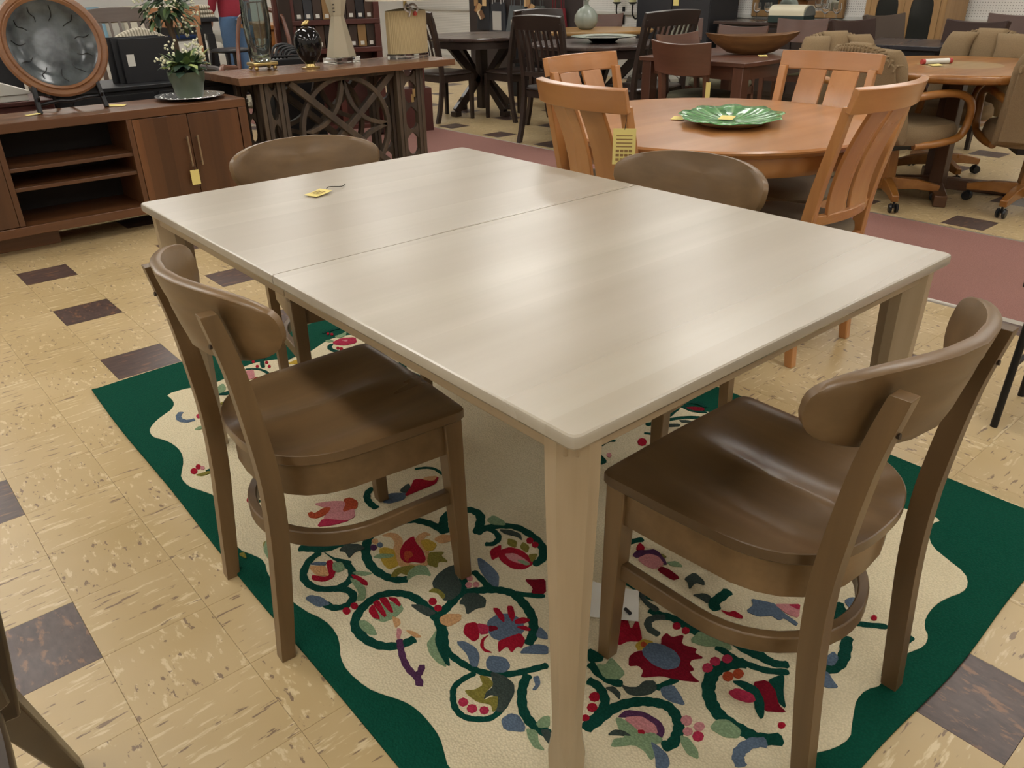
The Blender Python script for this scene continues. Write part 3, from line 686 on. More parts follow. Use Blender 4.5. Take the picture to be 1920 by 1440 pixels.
fl = part('floor', mat('subfloor', '8c7a5c', .7), None, lambda b: b.box(X0 - .1, X1 + .1, Y0 - .1, Y1 + .1, -.12, -.004))
tag(fl, 'cream streaked vinyl tile shop floor with scattered dark tiles', None, None, 'structure')

def tile_mesh(material):
    b = MB()
    h = TS / 2 - .00012
    c = .0006
    b.loft([[(-h, -h, -.004), (h, -h, -.004), (h, h, -.004), (-h, h, -.004)], [(-h, -h, -.0009), (h, -h, -.0009), (h, h, -.0009), (-h, h, -.0009)],
            [(-h + c, -h + c, 0), (h - c, -h + c, 0), (h - c, h - c, 0), (-h + c, h - c, 0)]])
    o = b.build('floor_tile', material, None, smooth=False)
    me = o.data
    bpy.data.objects.remove(o)
    return me
TM, TMD = tile_mesh(M_TILE), tile_mesh(M_TILE_D)
CARPET = (2.871, 4.031)
cells = []
ci, cj = cam.location.x / TS, cam.location.y / TS
for i in range(math.floor(X0 / TS), math.ceil(X1 / TS)):
    for j in range(math.floor(Y0 / TS), math.ceil(Y1 / TS)):
        x, y = (i + .5) * TS, (j + .5) * TS
        # how large the tile shows: in front of the camera and inside the view cone, not under the carpet or the rug
        d = Vector((x, y, 0)) - Vector((-0.5977, -2.8997, 1.27842))
        zc = d.dot(_f)
        vis = 1e9
        if zc > .2:
            u_, v_ = d.dot(_rr) / zc, d.dot(_uu) / zc
            if abs(u_) < .70 and abs(v_) < .54:
                vis = d.length
                if 0.0 < x < 1.4 and -2.5 < y < -.2: vis = 1e6
                if CARPET[0] + .1 < x < CARPET[1] - .1: vis = 1e6
        cells.append((vis, i, j))
cells.sort()
far = {False: MB(), True: MB()}
for n, (vis, i, j) in enumerate(cells):
    dark = i % 3 == 0 and j % 3 == 0
    x, y = (i + .5) * TS, (j + .5) * TS
    if n < 300 and vis < 1e5:
        o = bpy.data.objects.new('floor_tile', TMD if dark else TM)
        COL.objects.link(o)
        o.location = (x, y, 0)
        o.parent = fl
        if dark: o['label'] = 'dark brown tile'
    else:
        h = TS / 2 - .0003
        far[dark].add([(x - h, y - h, 0), (x + h, y - h, 0), (x + h, y + h, 0), (x - h, y + h, 0)], [(0, 1, 2, 3)])
o = far[False].build('tile_field', M_TILE, fl, smooth=False); tag(o, kind='stuff')
o = far[True].build('dark_tile_field', M_TILE_D, fl, smooth=False); tag(o, kind='stuff')

def pegboard():
    k = NT('pegboard_white')
    pos = k.n('ShaderNodeNewGeometry').outputs['Position']
    # grid of small round holes at 25 mm
    mp = k.mapping(pos, (40, 40, 40))
    fr = k.n('ShaderNodeVectorMath', operation='FRACTION'); k.l(mp, fr.inputs[0])
    sb = k.n('ShaderNodeVectorMath', operation='SUBTRACT'); sb.inputs[1].default_value = (.5, .5, .5); k.l(fr.outputs[0], sb.inputs[0])
    mu = k.n('ShaderNodeVectorMath', operation='MULTIPLY'); mu.inputs[1].default_value = (0, 1, 1); k.l(sb.outputs[0], mu.inputs[0])
    ln = k.n('ShaderNodeVectorMath', operation='LENGTH'); k.l(mu.outputs[0], ln.inputs[0])
    c = k.ramp(ln.outputs['Value'], [(.14, lin('8f8d88')), (.2, lin('e6e4df'))])
    k.l(c, k.b.inputs['Base Color'])
    k.b.inputs['Roughness'].default_value = .6
    return k.m
WALL = mat('wall_paint', 'dcdad5', .7)
def struct(name, m_, fn, label, **kw):
    return tag(part(name, m_, None, fn, **kw), label, None, None, 'structure')
struct('wall_right', pegboard(), lambda b: b.box(X1, X1 + .1, Y0 - .1, Y1 + .1, 0, CEIL), 'white pegboard shop wall behind the display furniture')
struct('wall_back', WALL, lambda b: b.box(X0 - .1, X1 + .1, Y1, Y1 + .1, 0, CEIL), 'plain white back wall')
struct('wall_left', WALL, lambda b: b.box(X0 - .1, X0, Y0 - .1, Y1 + .1, 0, CEIL), 'plain white left wall')
struct('wall_front', WALL, lambda b: b.box(X0 - .1, X1 + .1, Y0 - .1, Y0, 0, CEIL), 'plain white wall behind the viewer')
struct('ceiling', mat('ceiling_white', 'd8d6d0', .8), lambda b: b.box(X0 - .1, X1 + .1, Y0 - .1, Y1 + .1, CEIL, CEIL + .1), 'white shop ceiling')
struct('baseboard_right', mat('trim_white', 'd0cec8', .5), lambda b: b.box(X1 - .015, X1, Y0, Y1, 0, .1), 'white baseboard along the pegboard wall')
struct('trim_1', mat('trim_white', 'd0cec8', .5), lambda b: b.box(X1 - .03, X1, Y0, Y1, .8, .84), 'white ledge rail across the pegboard wall', bevel=.004)

emit = NT('tube_light'); emit.b.inputs['Emission Color'].default_value = (*LIGHT_COL, 1); emit.b.inputs['Emission Strength'].default_value = LIGHT_STR
emit.b.inputs['Base Color'].default_value = (.8, .8, .8, 1)
first = None
for x, y in LIGHT_SPOTS:
    if first is None:
        t = thing('ceiling_light', 'recessed white fluorescent ceiling fitting with glowing diffuser', 'light', (x, y, CEIL), 0, 'fluorescent ceiling fittings')
        def fr(b):
            b.box(-.17, .17, -.63, -.6, -.02, 0); b.box(-.17, .17, .6, .63, -.02, 0); b.box(-.17, -.15, -.6, .6, -.02, 0); b.box(.15, .17, -.6, .6, -.02, 0)
        part('frame', mat('fitting_white', 'dddddd', .4), t, fr)
        part('diffuser', emit.m, t, lambda b: b.box(-.15, .15, -.6, .6, -.012, -.002))
        first = t
    else:
        dup(first, (x, y, CEIL), 0)

# the mauve carpet runner between the displays
def carpet_mat():
    k = NT('mauve_carpet')
    tc = k.n('ShaderNodeTexCoord').outputs['Object']
    n = k.noise(tc, 260, 2, .6); n2 = k.noise(tc, 1.6, 3)
    c = k.ramp(n, [(.3, lin('7d5a53')), (.7, lin('966f67'))])
    c = k.mix(k.ramp(n2, [(.35, (0, 0, 0, 1)), (.75, (.3, .3, .3, 1))]), c, lin('876559'))
    k.l(c, k.b.inputs['Base Color']); k.b.inputs['Roughness'].default_value = .95; k.b.inputs['Specular IOR Level'].default_value = .1
    k.bump(n, .5, .002)
    return k.m
cr = thing('carpet_runner', 'mauve carpet walkway with a thin metal edge strip', 'carpet', (0, 0, 0))
part('carpet_pile', carpet_mat(), cr, lambda b: b.box(CARPET[0], CARPET[1], Y0, Y1, .0002, .007))
for xx in CARPET:
    part('edge_strip', mat('alu_strip', 'b9b4aa', .35, .8), cr, lambda b: b.prism_axis([(xx - .014, .0002), (xx - .006, .008), (xx + .006, .009), (xx + .014, .0002)], Y0, Y1, 'y'))
# ------------------------------------------------------------------ hooked floral rug
def pile(name, col, sc=420, tint=.82):
    if name in MATS: return MATS[name]
    k = NT(name)
    tc = k.n('ShaderNodeTexCoord').outputs['Object']
    v = k.n('ShaderNodeTexVoronoi'); v.inputs['Scale'].default_value = sc * .5; k.l(tc, v.inputs['Vector'])
    n2 = k.noise(tc, 6, 3)
    c = lin(col)
    d = tuple(x * tint for x in c[:3]) + (1,)
    cc = k.ramp(v.outputs['Distance'], [(.2, c), (.75, d)])
    cc = k.mix(k.ramp(n2, [(.4, (0, 0, 0, 1)), (.8, (.35, .35, .35, 1))]), cc, d)
    k.l(cc, k.b.inputs['Base Color'])
    k.b.inputs['Roughness'].default_value = .95
    k.b.inputs['Specular IOR Level'].default_value = .08
    k.bump(v.outputs['Distance'], .6, -.003)
    MATS[name] = k.m
    return k.m
RC = {'G': '0f4136', 'N': '3d4742', 'R': '98182b', 'M': '741222', 'P': 'c08284', 'K': 'a8304a', 'U': '50304f', 'B': '5a6a7c', 'L': '7d7636', 'S': '7f9674', 'T': 'c79a6c', 'Y': 'b6983c', 'O': 'a5482c'}
rug = thing('floral_rug', 'cream hooked rug with scrolling flowers and a wavy dark green border under the dining table', 'rug')
RX0, RX1, RY0, RY1 = -.125, 1.528, -2.583, -.03
def rug_base(b):
    P = []
    n = 40
    def wob(t): return .006 * math.sin(t * 7.1) + .004 * math.sin(t * 17 + 1)
    for i in range(n): P.append((RX0 + (RX1 - RX0) * i / n, RY0 + wob(i / n)))
    for i in range(n): P.append((RX1 + wob(i / n + 2), RY0 + (RY1 - RY0) * i / n))
    for i in range(n): P.append((RX1 - (RX1 - RX0) * i / n, RY1 + wob(i / n + 4)))
    for i in range(n): P.append((RX0 - .02 * math.sin(PI * i / n) + .026 * (1 - i / n) + wob(i / n + 6) * .6, RY1 - (RY1 - RY0) * i / n))
    b.prism(P, .0003, .0105)
part('border', pile('rug_green', '0d4636'), rug, rug_base, bevel=.003)
# unseen stretch of the wavy outline, carried on in the same rhythm
def wave(a, b_, n, amp):
    dx, dy = b_[0] - a[0], b_[1] - a[1]
    L = math.hypot(dx, dy)
    return [(a[0] + dx * t - dy / L * amp * math.sin(t * n * PI), a[1] + dy * t + dx / L * amp * math.sin(t * n * PI)) for t in [i / (n * 6) for i in range(1, n * 6)]]
field = RUG_FL + wave(RUG_FL[-1], (-.04, -2.48), 2, .012) + [(-.04, -2.48)] + wave((-.04, -2.48), RUG_FR[-1], 3, -.018) + RUG_FR[::-1] + wave(RUG_FR[0], (1.36, -.26), 11, .03) + [(1.36, -.26)] + wave((1.36, -.26), RUG_FL[0], 7, .03)
part('field', pile('rug_cream', 'd6caab'), rug, lambda b: b.prism(chaikin(field, 1), .0105, .0120), smooth=False)
def stroke(P, wd):
    Q = [Vector(p) for p in P]
    Q = [Vector((q.x, q.y)) for q in spline([(p[0], p[1], 0) for p in P], 5)]
    Lf, Rt = [], []
    n = len(Q)
    for i, q in enumerate(Q):
        t = (Q[min(i + 1, n - 1)] - Q[max(i - 1, 0)]).normalized()
        nn = Vector((-t.y, t.x)) * wd * .5 * (1 + .1 * math.sin(i * 1.7)) * (.55 if i in (0, n - 1) else 1)
        Lf.append(q + nn); Rt.append(q - nn)
    return Lf, Rt
for i, (kd, col, wd, P) in enumerate(RUG):
    z1 = .0128 + i * 4e-6 + (.0006 if kd != 'v' else 0)
    b = MB()
    if kd != 'v':
        gx, gy = sum(p[0] for p in P) / len(P), sum(p[1] for p in P) / len(P)
        P = [(gx + (p[0] - gx) * 1.1, gy + (p[1] - gy) * 1.1) for p in P]
    if kd == 'v':
        Lf, Rt = stroke(P, wd * 1.25)
        b.loft([[(l.x, l.y, .0118), (r.x, r.y, .0118), (r.x, r.y, z1), (l.x, l.y, z1)] for l, r in zip(Lf, Rt)])
    else:
        b.prism(chaikin(P, 1, True, .17) if kd == 'p' else P, .0118, z1)
    nm = {'v': 'vine', 'd': 'berry', 'p': 'leaf' if col in 'NLSGBY' else 'petal'}[kd]
    b.build(nm, pile('rug_' + col, RC[col], 420, .75), rug, smooth=False)

# ------------------------------------------------------------------ grey-washed maple dining set
TOPC = ('a39b8b', 'b4ad9f', '9a9080')
def M_top(a='x'): return wood('table_wash', *TOPC[:2], a, .3, .5, TOPC[2], boards=.11, coat=.3)
def M_leg(a='z'): return wood('table_leg_wash', '968469', 'ac9a80', a, .42, .7, '8f7c62')
CH = ('634d31', '7d6242', '4f3b24')
CH_SHADED = ('58432a', '705638', '44321e')  # darker copy of the chair wash: the seat's shade is put into its colour
def M_ch(a): return wood('chair_wash', CH[0], CH[1], a, .36, .8, CH[2], coat=.05)
tb = thing('dining_table', 'grey-washed maple extension dining table with tapered legs on the floral rug', 'table', (.567, -1.477, 0), math.radians(-.36))
W2, L2 = .5445, .825
SEAM = .028
def top_half(y0, y1):
    def f(b):
        # thick edge with a small round-over above and a longer one underneath
        prof = [(0.012, .7335), (.004, .7365), (.0, .742), (.0, .7545), (.0012, .758), (.004, .76)]
        rings = []
        for ins, z in prof:
            a0 = y0 + (ins if y0 < -.8 else 0); a1 = y1 - (ins if y1 > .8 else 0)
            c = .012
            x = W2 - ins
            if y0 < -.8:
                rings.append([(-x, a0 + c, z), (-x + c * .3, a0 + c * .3, z), (-x + c, a0, z), (x - c, a0, z), (x - c * .3, a0 + c * .3, z), (x, a0 + c, z), (x, a1, z), (-x, a1, z)])
            else:
                rings.append([(-x, a0, z), (x, a0, z), (x, a1 - c, z), (x - c * .3, a1 - c * .3, z), (x - c, a1, z), (-x + c, a1, z), (-x + c * .3, a1 - c * .3, z), (-x, a1 - c, z)])
        b.loft(rings)
    return f
part('table_leaf', M_top('x'), tb, top_half(-L2, SEAM - .0014), angle=25)
part('table_leaf', M_top('x'), tb, top_half(SEAM + .0014, L2), angle=25)
AP = .708
AX, AY = W2 - .03, L2 - .034
for y in (-AY, AY):
    part('apron', M_leg('x'), tb, lambda b: b.box(-AX, AX, y - .011, y + .011, AP, .7332), bevel=.002)
for x in (-AX, AX):
    part('apron', M_leg('y'), tb, lambda b: b.box(x - .011, x + .011, -AY, SEAM - .001, AP, .7332), bevel=.002)
    part('apron', M_leg('y'), tb, lambda b: b.box(x - .011, x + .011, SEAM + .001, AY, AP, .7332), bevel=.002)
def table_leg(sx, sy):
    def f(b):
        cx, cy = sx * (W2 - .012 - .043), sy * (L2 - .014 - .043)
        rings = []
        for z, w_, ch in ((.0135, .044, .0015), (.085, .047, .0015), (.135, .051, .017), (.64, .084, .031), (.7332, .086, .031)):
            h = w_ / 2
            P = [(-h + ch, -h), (h - ch, -h), (h, -h + ch), (h, h - ch), (h - ch, h), (-h + ch, h), (-h, h - ch), (-h, -h + ch)]
            rings.append([(cx + px, cy + py, z) for px, py in P])
        b.loft(rings)
    return f
for sx in (-1, 1):
    for sy in (-1, 1):
        part('leg', M_leg('z'), tb, table_leg(sx, sy), angle=20)

def seat_outline(ins=0.0, n=14):
    P = []
    hx, yf, yb = .228 - ins, .213 - ins, -.213 + ins
    r = .018
    P += [(hx - .004, yf - r), (hx - .007, yf - .006), (hx - r, yf)]
    P += [(0, yf + .004), (-(hx - r), yf), (-(hx - .007), yf - .006), (-(hx - .004), yf - r), (-(hx - .008), .08)]
    a, bb = hx - .014, -yb
    for i in range(n + 1):
        t = PI + PI * i / n
        P.append((a * math.copysign(abs(math.cos(t)) ** .8, math.cos(t)), -bb * abs(math.sin(t)) ** .8))
    P.append((hx - .008, .08))
    return P
def resample(P, n):
    L = [0]
    for i in range(len(P)):
        a, b_ = P[i], P[(i + 1) % len(P)]
        L.append(L[-1] + math.hypot(b_[0] - a[0], b_[1] - a[1]))
    out, j = [], 0
    for k in range(n):
        d = L[-1] * k / n
        while L[j + 1] < d: j += 1
        t = (d - L[j]) / max(1e-9, L[j + 1] - L[j])
        a, b_ = P[j], P[(j + 1) % len(P)]
        out.append((a[0] + (b_[0] - a[0]) * t, a[1] + (b_[1] - a[1]) * t))
    return out
def dining_chair(label, group, loc, rz, mm=M_ch):
    t = thing('dining_chair', label, 'chair', loc, rz, group)
    # saddle seat
    def seat(b):
        out = resample(seat_outline(0, 20), 96)
        rings = [[(x * .985, y * .985, .432) for x, y in out], [(x, y, .436) for x, y in out], [(x, y, .4548) for x, y in out]]
        def dip(x, y):
            d = -.013 * max(0, 1 - ((abs(x) - .085) / .075) ** 2 if abs(abs(x) - .085) < .075 else 0) * max(0, min(1, (.2 - y) / .12)) * max(0, min(1, (y + .22) / .1))
            return d - .008 * math.exp(-((y + .06) / .13) ** 2) * math.exp(-(x / .17) ** 4)
        for s_ in (.99, .9, .78, .64, .48, .32, .16, .03):
            rings.append([(x * s_, y * s_, .4565 + (dip(x * s_, y * s_) if s_ < .98 else 0) - (.0005 if s_ > .98 else 0)) for x, y in out])
        b.loft(rings)
    part('seat', wood('chair_wash_shaded', CH_SHADED[0], CH_SHADED[1], 'y', .3, .8, CH_SHADED[2], coat=.35) if mm is M_ch else mm('y'), t, seat, angle=32)
    o2 = seat_outline(.016, 14)
    def apron(b):
        rings = []
        for x, y in o2:
            L = math.hypot(x, y); nx, ny = x / L, y / L
            rings.append([(x, y, .354), (x, y, .4335), (x - nx * .018, y - ny * .018, .4335), (x - nx * .018, y - ny * .018, .354)])
        b.loft(rings, closed=True)
    part('apron', mm('x'), t, apron, angle=30)
    for sx in (-1, 1):
        part('leg', mm('z'), t, lambda b: b.frustum((sx * .199, .196, .0), (.030, .030), (sx * .196, .182, .433), (.042, .044)), bevel=.003)
    for sx in (-1, 1):
        def rear(b):
            ctl = [(-.236, -.0132, .030), (-.222, .14, .034), (-.209, .29, .037), (-.206, .42, .038), (-.214, .53, .037), (-.230, .66, .034), (-.252, .760, .031), (-.256, .775, .028)]
            P = spline([(y, z, d) for y, z, d in ctl], 4)
            rings = []
            for q in P:
                y, z, d = q
                x = sx * (.165 + .006 * (1 - abs(z - .4) / .4))
                wx = .030 - .010 * max(0, z - .4)
                rings.append([(x - wx / 2, y - d / 2, z), (x + wx / 2, y - d / 2, z), (x + wx / 2, y + d / 2, z), (x - wx / 2, y + d / 2, z)])
            b.loft(rings)
        pr = part('leg', mm('z'), t, rear, bevel=.005)
        part('screw_plug', mat('plug_dark', '2e2117', .5), pr, lambda b: b.tube([(sx * .165, -.2575, .715), (sx * .165, -.2615, .7155)], .0045, 10))
    def crest(b):
        A_, n = .242, 44
        def Pt(c_, s_, k):
            x = A_ * math.copysign(abs(c_) ** .68, c_) * k
            z = .756 + (.056 if s_ > 0 else .096) * math.copysign(abs(s_) ** .80, s_) * k
            q = abs(x) / A_
            y = -.268 + .102 * q ** 1.9 - (z - .78) * .25
            # surface normal of the bowed plate (pointing forward)
            dx = .100 * 1.9 * q ** .9 / A_ * (1 if x > 0 else -1)
            nn = Vector((-dx, 1, .25)).normalized()
            return Vector((x, y, z)), nn
        rings = []
        cs = [(math.cos(2 * PI * i_ / n), math.sin(2 * PI * i_ / n)) for i_ in range(n)]
        for k, off in ((.02, 1), (.3, 1), (.6, 1), (.85, 1), (.975, 1), (1, .7), (1, -.7), (.975, -1), (.85, -1), (.6, -1), (.3, -1), (.02, -1)):
            rings.append([Pt(c_, s_, k)[0] + Pt(c_, s_, k)[1] * (.0105 * off) for c_, s_ in cs])
        b.loft(rings)
    part('crest_rail', mm('x'), t, crest, angle=50)
    def ring(b):
        P = [(-.193, .175), (-.192, .06)]
        n = 20
        for i in range(n + 1):
            a = PI + PI * i / n
            P.append((.192 * math.cos(a), -.0 + .19 * math.sin(a)))
        P += [(.192, .06), (.193, .175)]
        b.sweep([(x, y, .235) for x, y in P], .02, .036)
    part('stretcher', mm('x'), t, ring, bevel=.003)
    return t
GC = 'matching chairs round the dining table'
ZC = .0138
ch1 = dining_chair('grey-brown oval-back chair on the long near side, seat half under the table', GC, (.085, -1.484, ZC), math.radians(-93.8))
dup(ch1, (.540, -2.288, ZC), 0, 'grey-brown oval-back chair at the near end of the table, lit glossy saddle seat')
dup(ch1, (.575, -.67, ZC), math.radians(170), 'grey-brown oval-back chair tucked under the far end beside the walnut console')
dup(ch1, (1.055, -1.55, ZC), math.radians(95.8), 'grey-brown oval-back chair across the table in front of the orange round table')
# ------------------------------------------------------------------ walnut media console and what stands on it
def walnut(a, boards=0): return wood('walnut' + ('_boards' if boards else ''), '553522', '7c5130', a, .36, .6, '3c2516', boards=boards, coat=.2)
def bar(b, p0, p1, w_, h, up=(0, 0, 1)): return b.sweep([p0, p1], w_, h, up)
YELLOW = mat('tag_yellow', 'dccb7e', .8)
def price_tag(label, loc, w_=.045, h=.075, rz=0, lying=True, string=True, lines=True, dangle=.0, col=None):
    """yellow paper price tag; lying flat or hanging (local y is up when hanging)"""
    t = thing('price_tag', label, 'tag', loc, rz, None)
    m_ = col or YELLOW
    if lying:
        part('card', m_, t, lambda b: b.slab(lambda u, v: Vector(((u - .5) * w_, (v - .5) * h, .003 + .004 * u * u)), 4, 4, .0008))
        if lines:
            for i in range(3):
                part('print_line', mat('tag_ink', '8a6a40', .8), t, lambda b: b.cbox((0, (i - 1) * h * .22, .0062), (w_ * .55, h * .06, .0004)))
        if string:
            part('string', mat('string_dark', '2c241f', .9), t, lambda b: b.tube(spline([(w_ * .5, 0, .006), (w_ * .9, .012, .008), (w_ * 1.5, .0, .003), (w_ * 1.9, .01, .003)], 4), .0012, 5))
    else:
        part('card', m_, t, lambda b: b.cbox((0, 0, -dangle - h / 2), (w_, .0012, h)))
        if lines:
            for i in range(4):
                part('print_line', mat('tag_ink', '8a6a40', .8), t, lambda b: b.cbox((0, -.0008, -dangle - h * (.2 + i * .1)), (w_ * .7, .0006, h * .03)))
            for i in range(3):
                for j in range(4):
                    part('print_box', mat('tag_ink', '8a6a40', .8), t, lambda b: b.cbox(((j - 1.5) * w_ * .19, -.0008, -dangle - h * (.62 + i * .12)), (w_ * .15, .0006, h * .07)))
        if string and dangle:
            part('string', mat('string_dark', '2c241f', .9), t, lambda b: b.tube([(0, 0, 0), (.003, .0, -dangle * .5), (0, 0, -dangle - .004)], .0013, 5))
    return t

mc = thing('media_console', 'long walnut media console with open centre shelves and plank doors', 'cabinet', (.4615, 1.906, 0))
HW, DP = 1.0015, .40
part('top', walnut('x'), mc, lambda b: b.box(-HW, HW, 0, DP, .62, .668), bevel=.003)
for sx in (-1, 1):
    part('side_panel', walnut('z'), mc, lambda b: b.box(sx * HW if sx < 0 else HW - .05, -HW + .05 if sx < 0 else HW, .001, DP, .11, .6195), bevel=.002)
    part('divider', walnut('z'), mc, lambda b: b.box(sx * .322 - .014, sx * .322 + .014, .004, DP - .02, .15, .6195), bevel=.002)
part('bottom', walnut('x'), mc, lambda b: b.box(-HW, HW, -.004, DP, .10, .148), bevel=.003)
part('back_panel', mat('console_back', '1c1512', .7), mc, lambda b: b.box(-HW + .05, HW - .05, DP - .014, DP - .002, .149, .6195))
part('plinth', walnut('x'), mc, lambda b: b.box(-.93, -.14, .13, DP - .03, .0, .0995), bevel=.003)
part('plinth', walnut('x'), mc, lambda b: b.box(.72, .93, .13, DP - .03, .0, .0995), bevel=.003)
for z in (.425, .325):
    part('shelf', walnut('x'), mc, lambda b: b.box(-.3075, .3075, .012, DP - .016, z, z + .02), bevel=.002)
for sx in (-1, 1):
    for k in (0, 1):
        x0 = .338 + k * .3055
        a, c = (x0, x0 + .302) if sx > 0 else (-x0 - .302, -x0)
        dr = part('door', walnut('z', .075), mc, lambda b: b.box(a, c, .002, .022, .151, .616), bevel=.002)
        hx = (c - .028 if k == 0 else a + .028) if sx > 0 else (a + .028 if k == 0 else c - .028)
        def hd(b):
            b.tube([(hx, -.026, .33), (hx, -.026, .50)], .0055, 8); b.tube([(hx, 0, .345), (hx, -.026, .345)], .004, 6); b.tube([(hx, 0, .485), (hx, -.026, .485)], .004, 6)
        o = part('handle', mat('nickel', 'b8a892', .3, 1), dr, hd); o['label'] = 'brushed nickel bar handle'
price_tag('small yellow price tag hanging from the walnut console door handle', (1.073, 1.874, .34), .05, .085, 0, False, True, False, .03)

pl = thing('display_charger', 'large round black ceramic charger with a tan wooden rim on an easel', 'plate', (.58, 2.2, .735))
tilt = Matrix.Rotation(math.radians(90 - 14), 4, 'X')
def onplate(o):
    for v in o.data.vertices: v.co = Matrix.Translation((0, .02, .27)) @ tilt @ v.co
    o.data.update()
o = part('rim', wood('charger_rim', '70492e', '8c6341', 'x', .4, 1.4), pl, lambda b: b.lathe([(.213, -.012), (.217, .002), (.232, .01), (.238, .004), (.243, .008), (.262, .006), (.272, -.002), (.272, -.012), (.25, -.026), (.214, -.03)], 48, ring=True), angle=25); onplate(o)
def glaze():
    k = NT('black_glaze'); tc = k.n('ShaderNodeTexCoord').outputs['Object']
    n = k.noise(tc, 9, 4); k.l(k.ramp(n, [(.35, lin('2e3438')), (.65, lin('5a6164'))]), k.b.inputs['Base Color'])
    k.b.inputs['Roughness'].default_value = .22; k.bump(k.noise(tc, 22, 3), .25, .004); return k.m
o = part('bowl', glaze(), pl, lambda b: b.lathe([(0, -.050), (.08, -.049), (.14, -.044), (.175, -.03), (.197, -.006), (.2165, .003), (.2165, -.003), (.2, -.014), (.18, -.038), (.14, -.053), (.08, -.058), (0, -.059)], 48)); onplate(o)
for k in range(11):
    a = k * 2 * PI / 11 + .2
    o = part('crackle', mat('crackle', '111315', .4), pl, lambda b: b.tube(spline([((.125 + .07 * i / 3) * math.cos(a + .05 * math.sin(i * 2 + k)), (.125 + .07 * i / 3) * math.sin(a + .05 * math.sin(i * 2 + k)), (-.0445, -.038, -.026, -.006)[i]) for i in range(4)], 3), .0022, 5)); onplate(o)
es = thing('plate_easel', 'black metal easel holding the round charger on the walnut console', 'easel', (.58, 2.2, .668))
BLK = mat('black_metal', '17171a', .45, .3)
for sx in (-1, 1):
    part('upright', BLK, es, lambda b: b.sweep(spline([(sx * .17, -.07, 0), (sx * .165, -.045, .06), (sx * .16, -.02, .13), (sx * .15, .035, .2)], 4), .022, .03, (0, 1, 0)), bevel=.003)
    part('prop', BLK, es, lambda b: b.sweep([(sx * .03, .105, 0), (sx * .08, .07, .14)], .014, .014))
part('crossbar', BLK, es, lambda b: b.tube(spline([(-.16, -.03, .04), (-.06, -.045, .055), (0, -.045, .05), (.08, -.045, .062), (.16, -.03, .06)], 4), .009, 8))
part('crossbar', BLK, es, lambda b: b.sweep([(-.155, -.005, .1), (.155, -.005, .1)], .02, .03))
part('crossbar', BLK, es, lambda b: b.sweep([(-.09, .07, .13), (.09, .07, .13)], .012, .014))
for sx in (-1, 1):
    part('hook', BLK, es, lambda b: b.tube(spline([(sx * .16, -.02, .07), (sx * .16, -.06, .066), (sx * .16, -.08, .085)], 4), .007, 6))
price_tag('yellow price tag lying by the right foot of the plate easel', (.80, 2.13, .6685), .05, .10, .9, True, False, False)
price_tag('pale yellow tag lying by the left foot of the plate easel', (.37, 2.12, .6685), .07, .04, .1, True, True, False)

tr = thing('silver_tray', 'round silver tray with embossed rim on the right end of the walnut console', 'tray', (1.225, 2.13, .6685))
SILV = mat('silver', 'd6d7d8', .26, 1)
part('dish', SILV, tr, lambda b: b.lathe([(0, .002), (.06, .0), (.10, .0), (.12, .006), (.185, .016), (.198, .02), (.197, .023), (.18, .02), (.118, .011), (.09, .006), (0, .005)], 48))
for k in range(24):
    a = k * PI / 12
    part('boss', SILV, tr, lambda b: b.lathe([(0, -.002), (.006, 0), (.004, .003), (0, .004)], 8, (.165 * math.cos(a), .165 * math.sin(a), .0195)))
def leaf_mesh(b, base, d, L, w_, droop=.3):
    d = Vector(d).normalized(); s_ = d.cross(Vector((0, 0, 1)))
    if s_.length < .05: s_ = Vector((1, 0, 0))
    s_.normalize(); up = s_.cross(d)
    base = Vector(base)
    P = [base, base + d * L * .35 + s_ * w_ / 2 + up * .0, base + d * L * .35 - s_ * w_ / 2, base + d * L * .35 + up * L * .06, base + d * L * .75 + s_ * w_ * .35 - Vector((0, 0, droop * L * .2)), base + d * L * .75 - s_ * w_ * .35 - Vector((0, 0, droop * L * .2)), base + d * L - Vector((0, 0, droop * L * .5)), base + d * L * .75 + up * L * .04 - Vector((0, 0, droop * L * .2))]
    b.add(P, [(0, 1, 3), (0, 3, 2), (1, 4, 7, 3), (3, 7, 5, 2), (4, 6, 7), (7, 6, 5)])
def sphere(b, c, r, n=6):
    b.lathe([(0, -r)] + [(r * math.sin(PI * i / 5), -r * math.cos(PI * i / 5)) for i in range(1, 5)] + [(0, r)], n, c)
pp = thing('potted_arrangement', 'green ceramic pot of small white flowers and leaves on the silver tray', 'plant', (1.225, 2.13, .6745))
part('pot', wood('pot_green', '4b5546', '596352', 'z', .45, .6), pp, lambda b: b.lathe([(0, 0), (.07, 0), (.078, .02), (.092, .085), (.097, .09), (.104, .135), (.106, .145), (.098, .146), (.09, .13), (0, .128)], 32))
part('soil', mat('soil', '2b231b', .9), pp, lambda b: b.lathe([(0, .125), (.093, .125), (.093, .132), (0, .135)], 20))
rnd = random.Random(3)
LEAF = [mat('leaf_a', '3c5232', .5), mat('leaf_b', '5a7142', .5), mat('leaf_c', '2c4030', .5), mat('leaf_d', '8f9c58', .5)]
for i in range(80):
    a = rnd.uniform(0, 2 * PI); e = rnd.uniform(-.15, 1.2); r0 = rnd.uniform(0, .07)
    part('leaf', LEAF[i % 4], pp, lambda b: leaf_mesh(b, (r0 * math.cos(a), r0 * math.sin(a), .135 + rnd.uniform(0, .05)), (math.cos(a) * math.cos(e), math.sin(a) * math.cos(e), math.sin(e) + .1), rnd.uniform(.09, .15), rnd.uniform(.04, .065), rnd.uniform(.1, .9)))
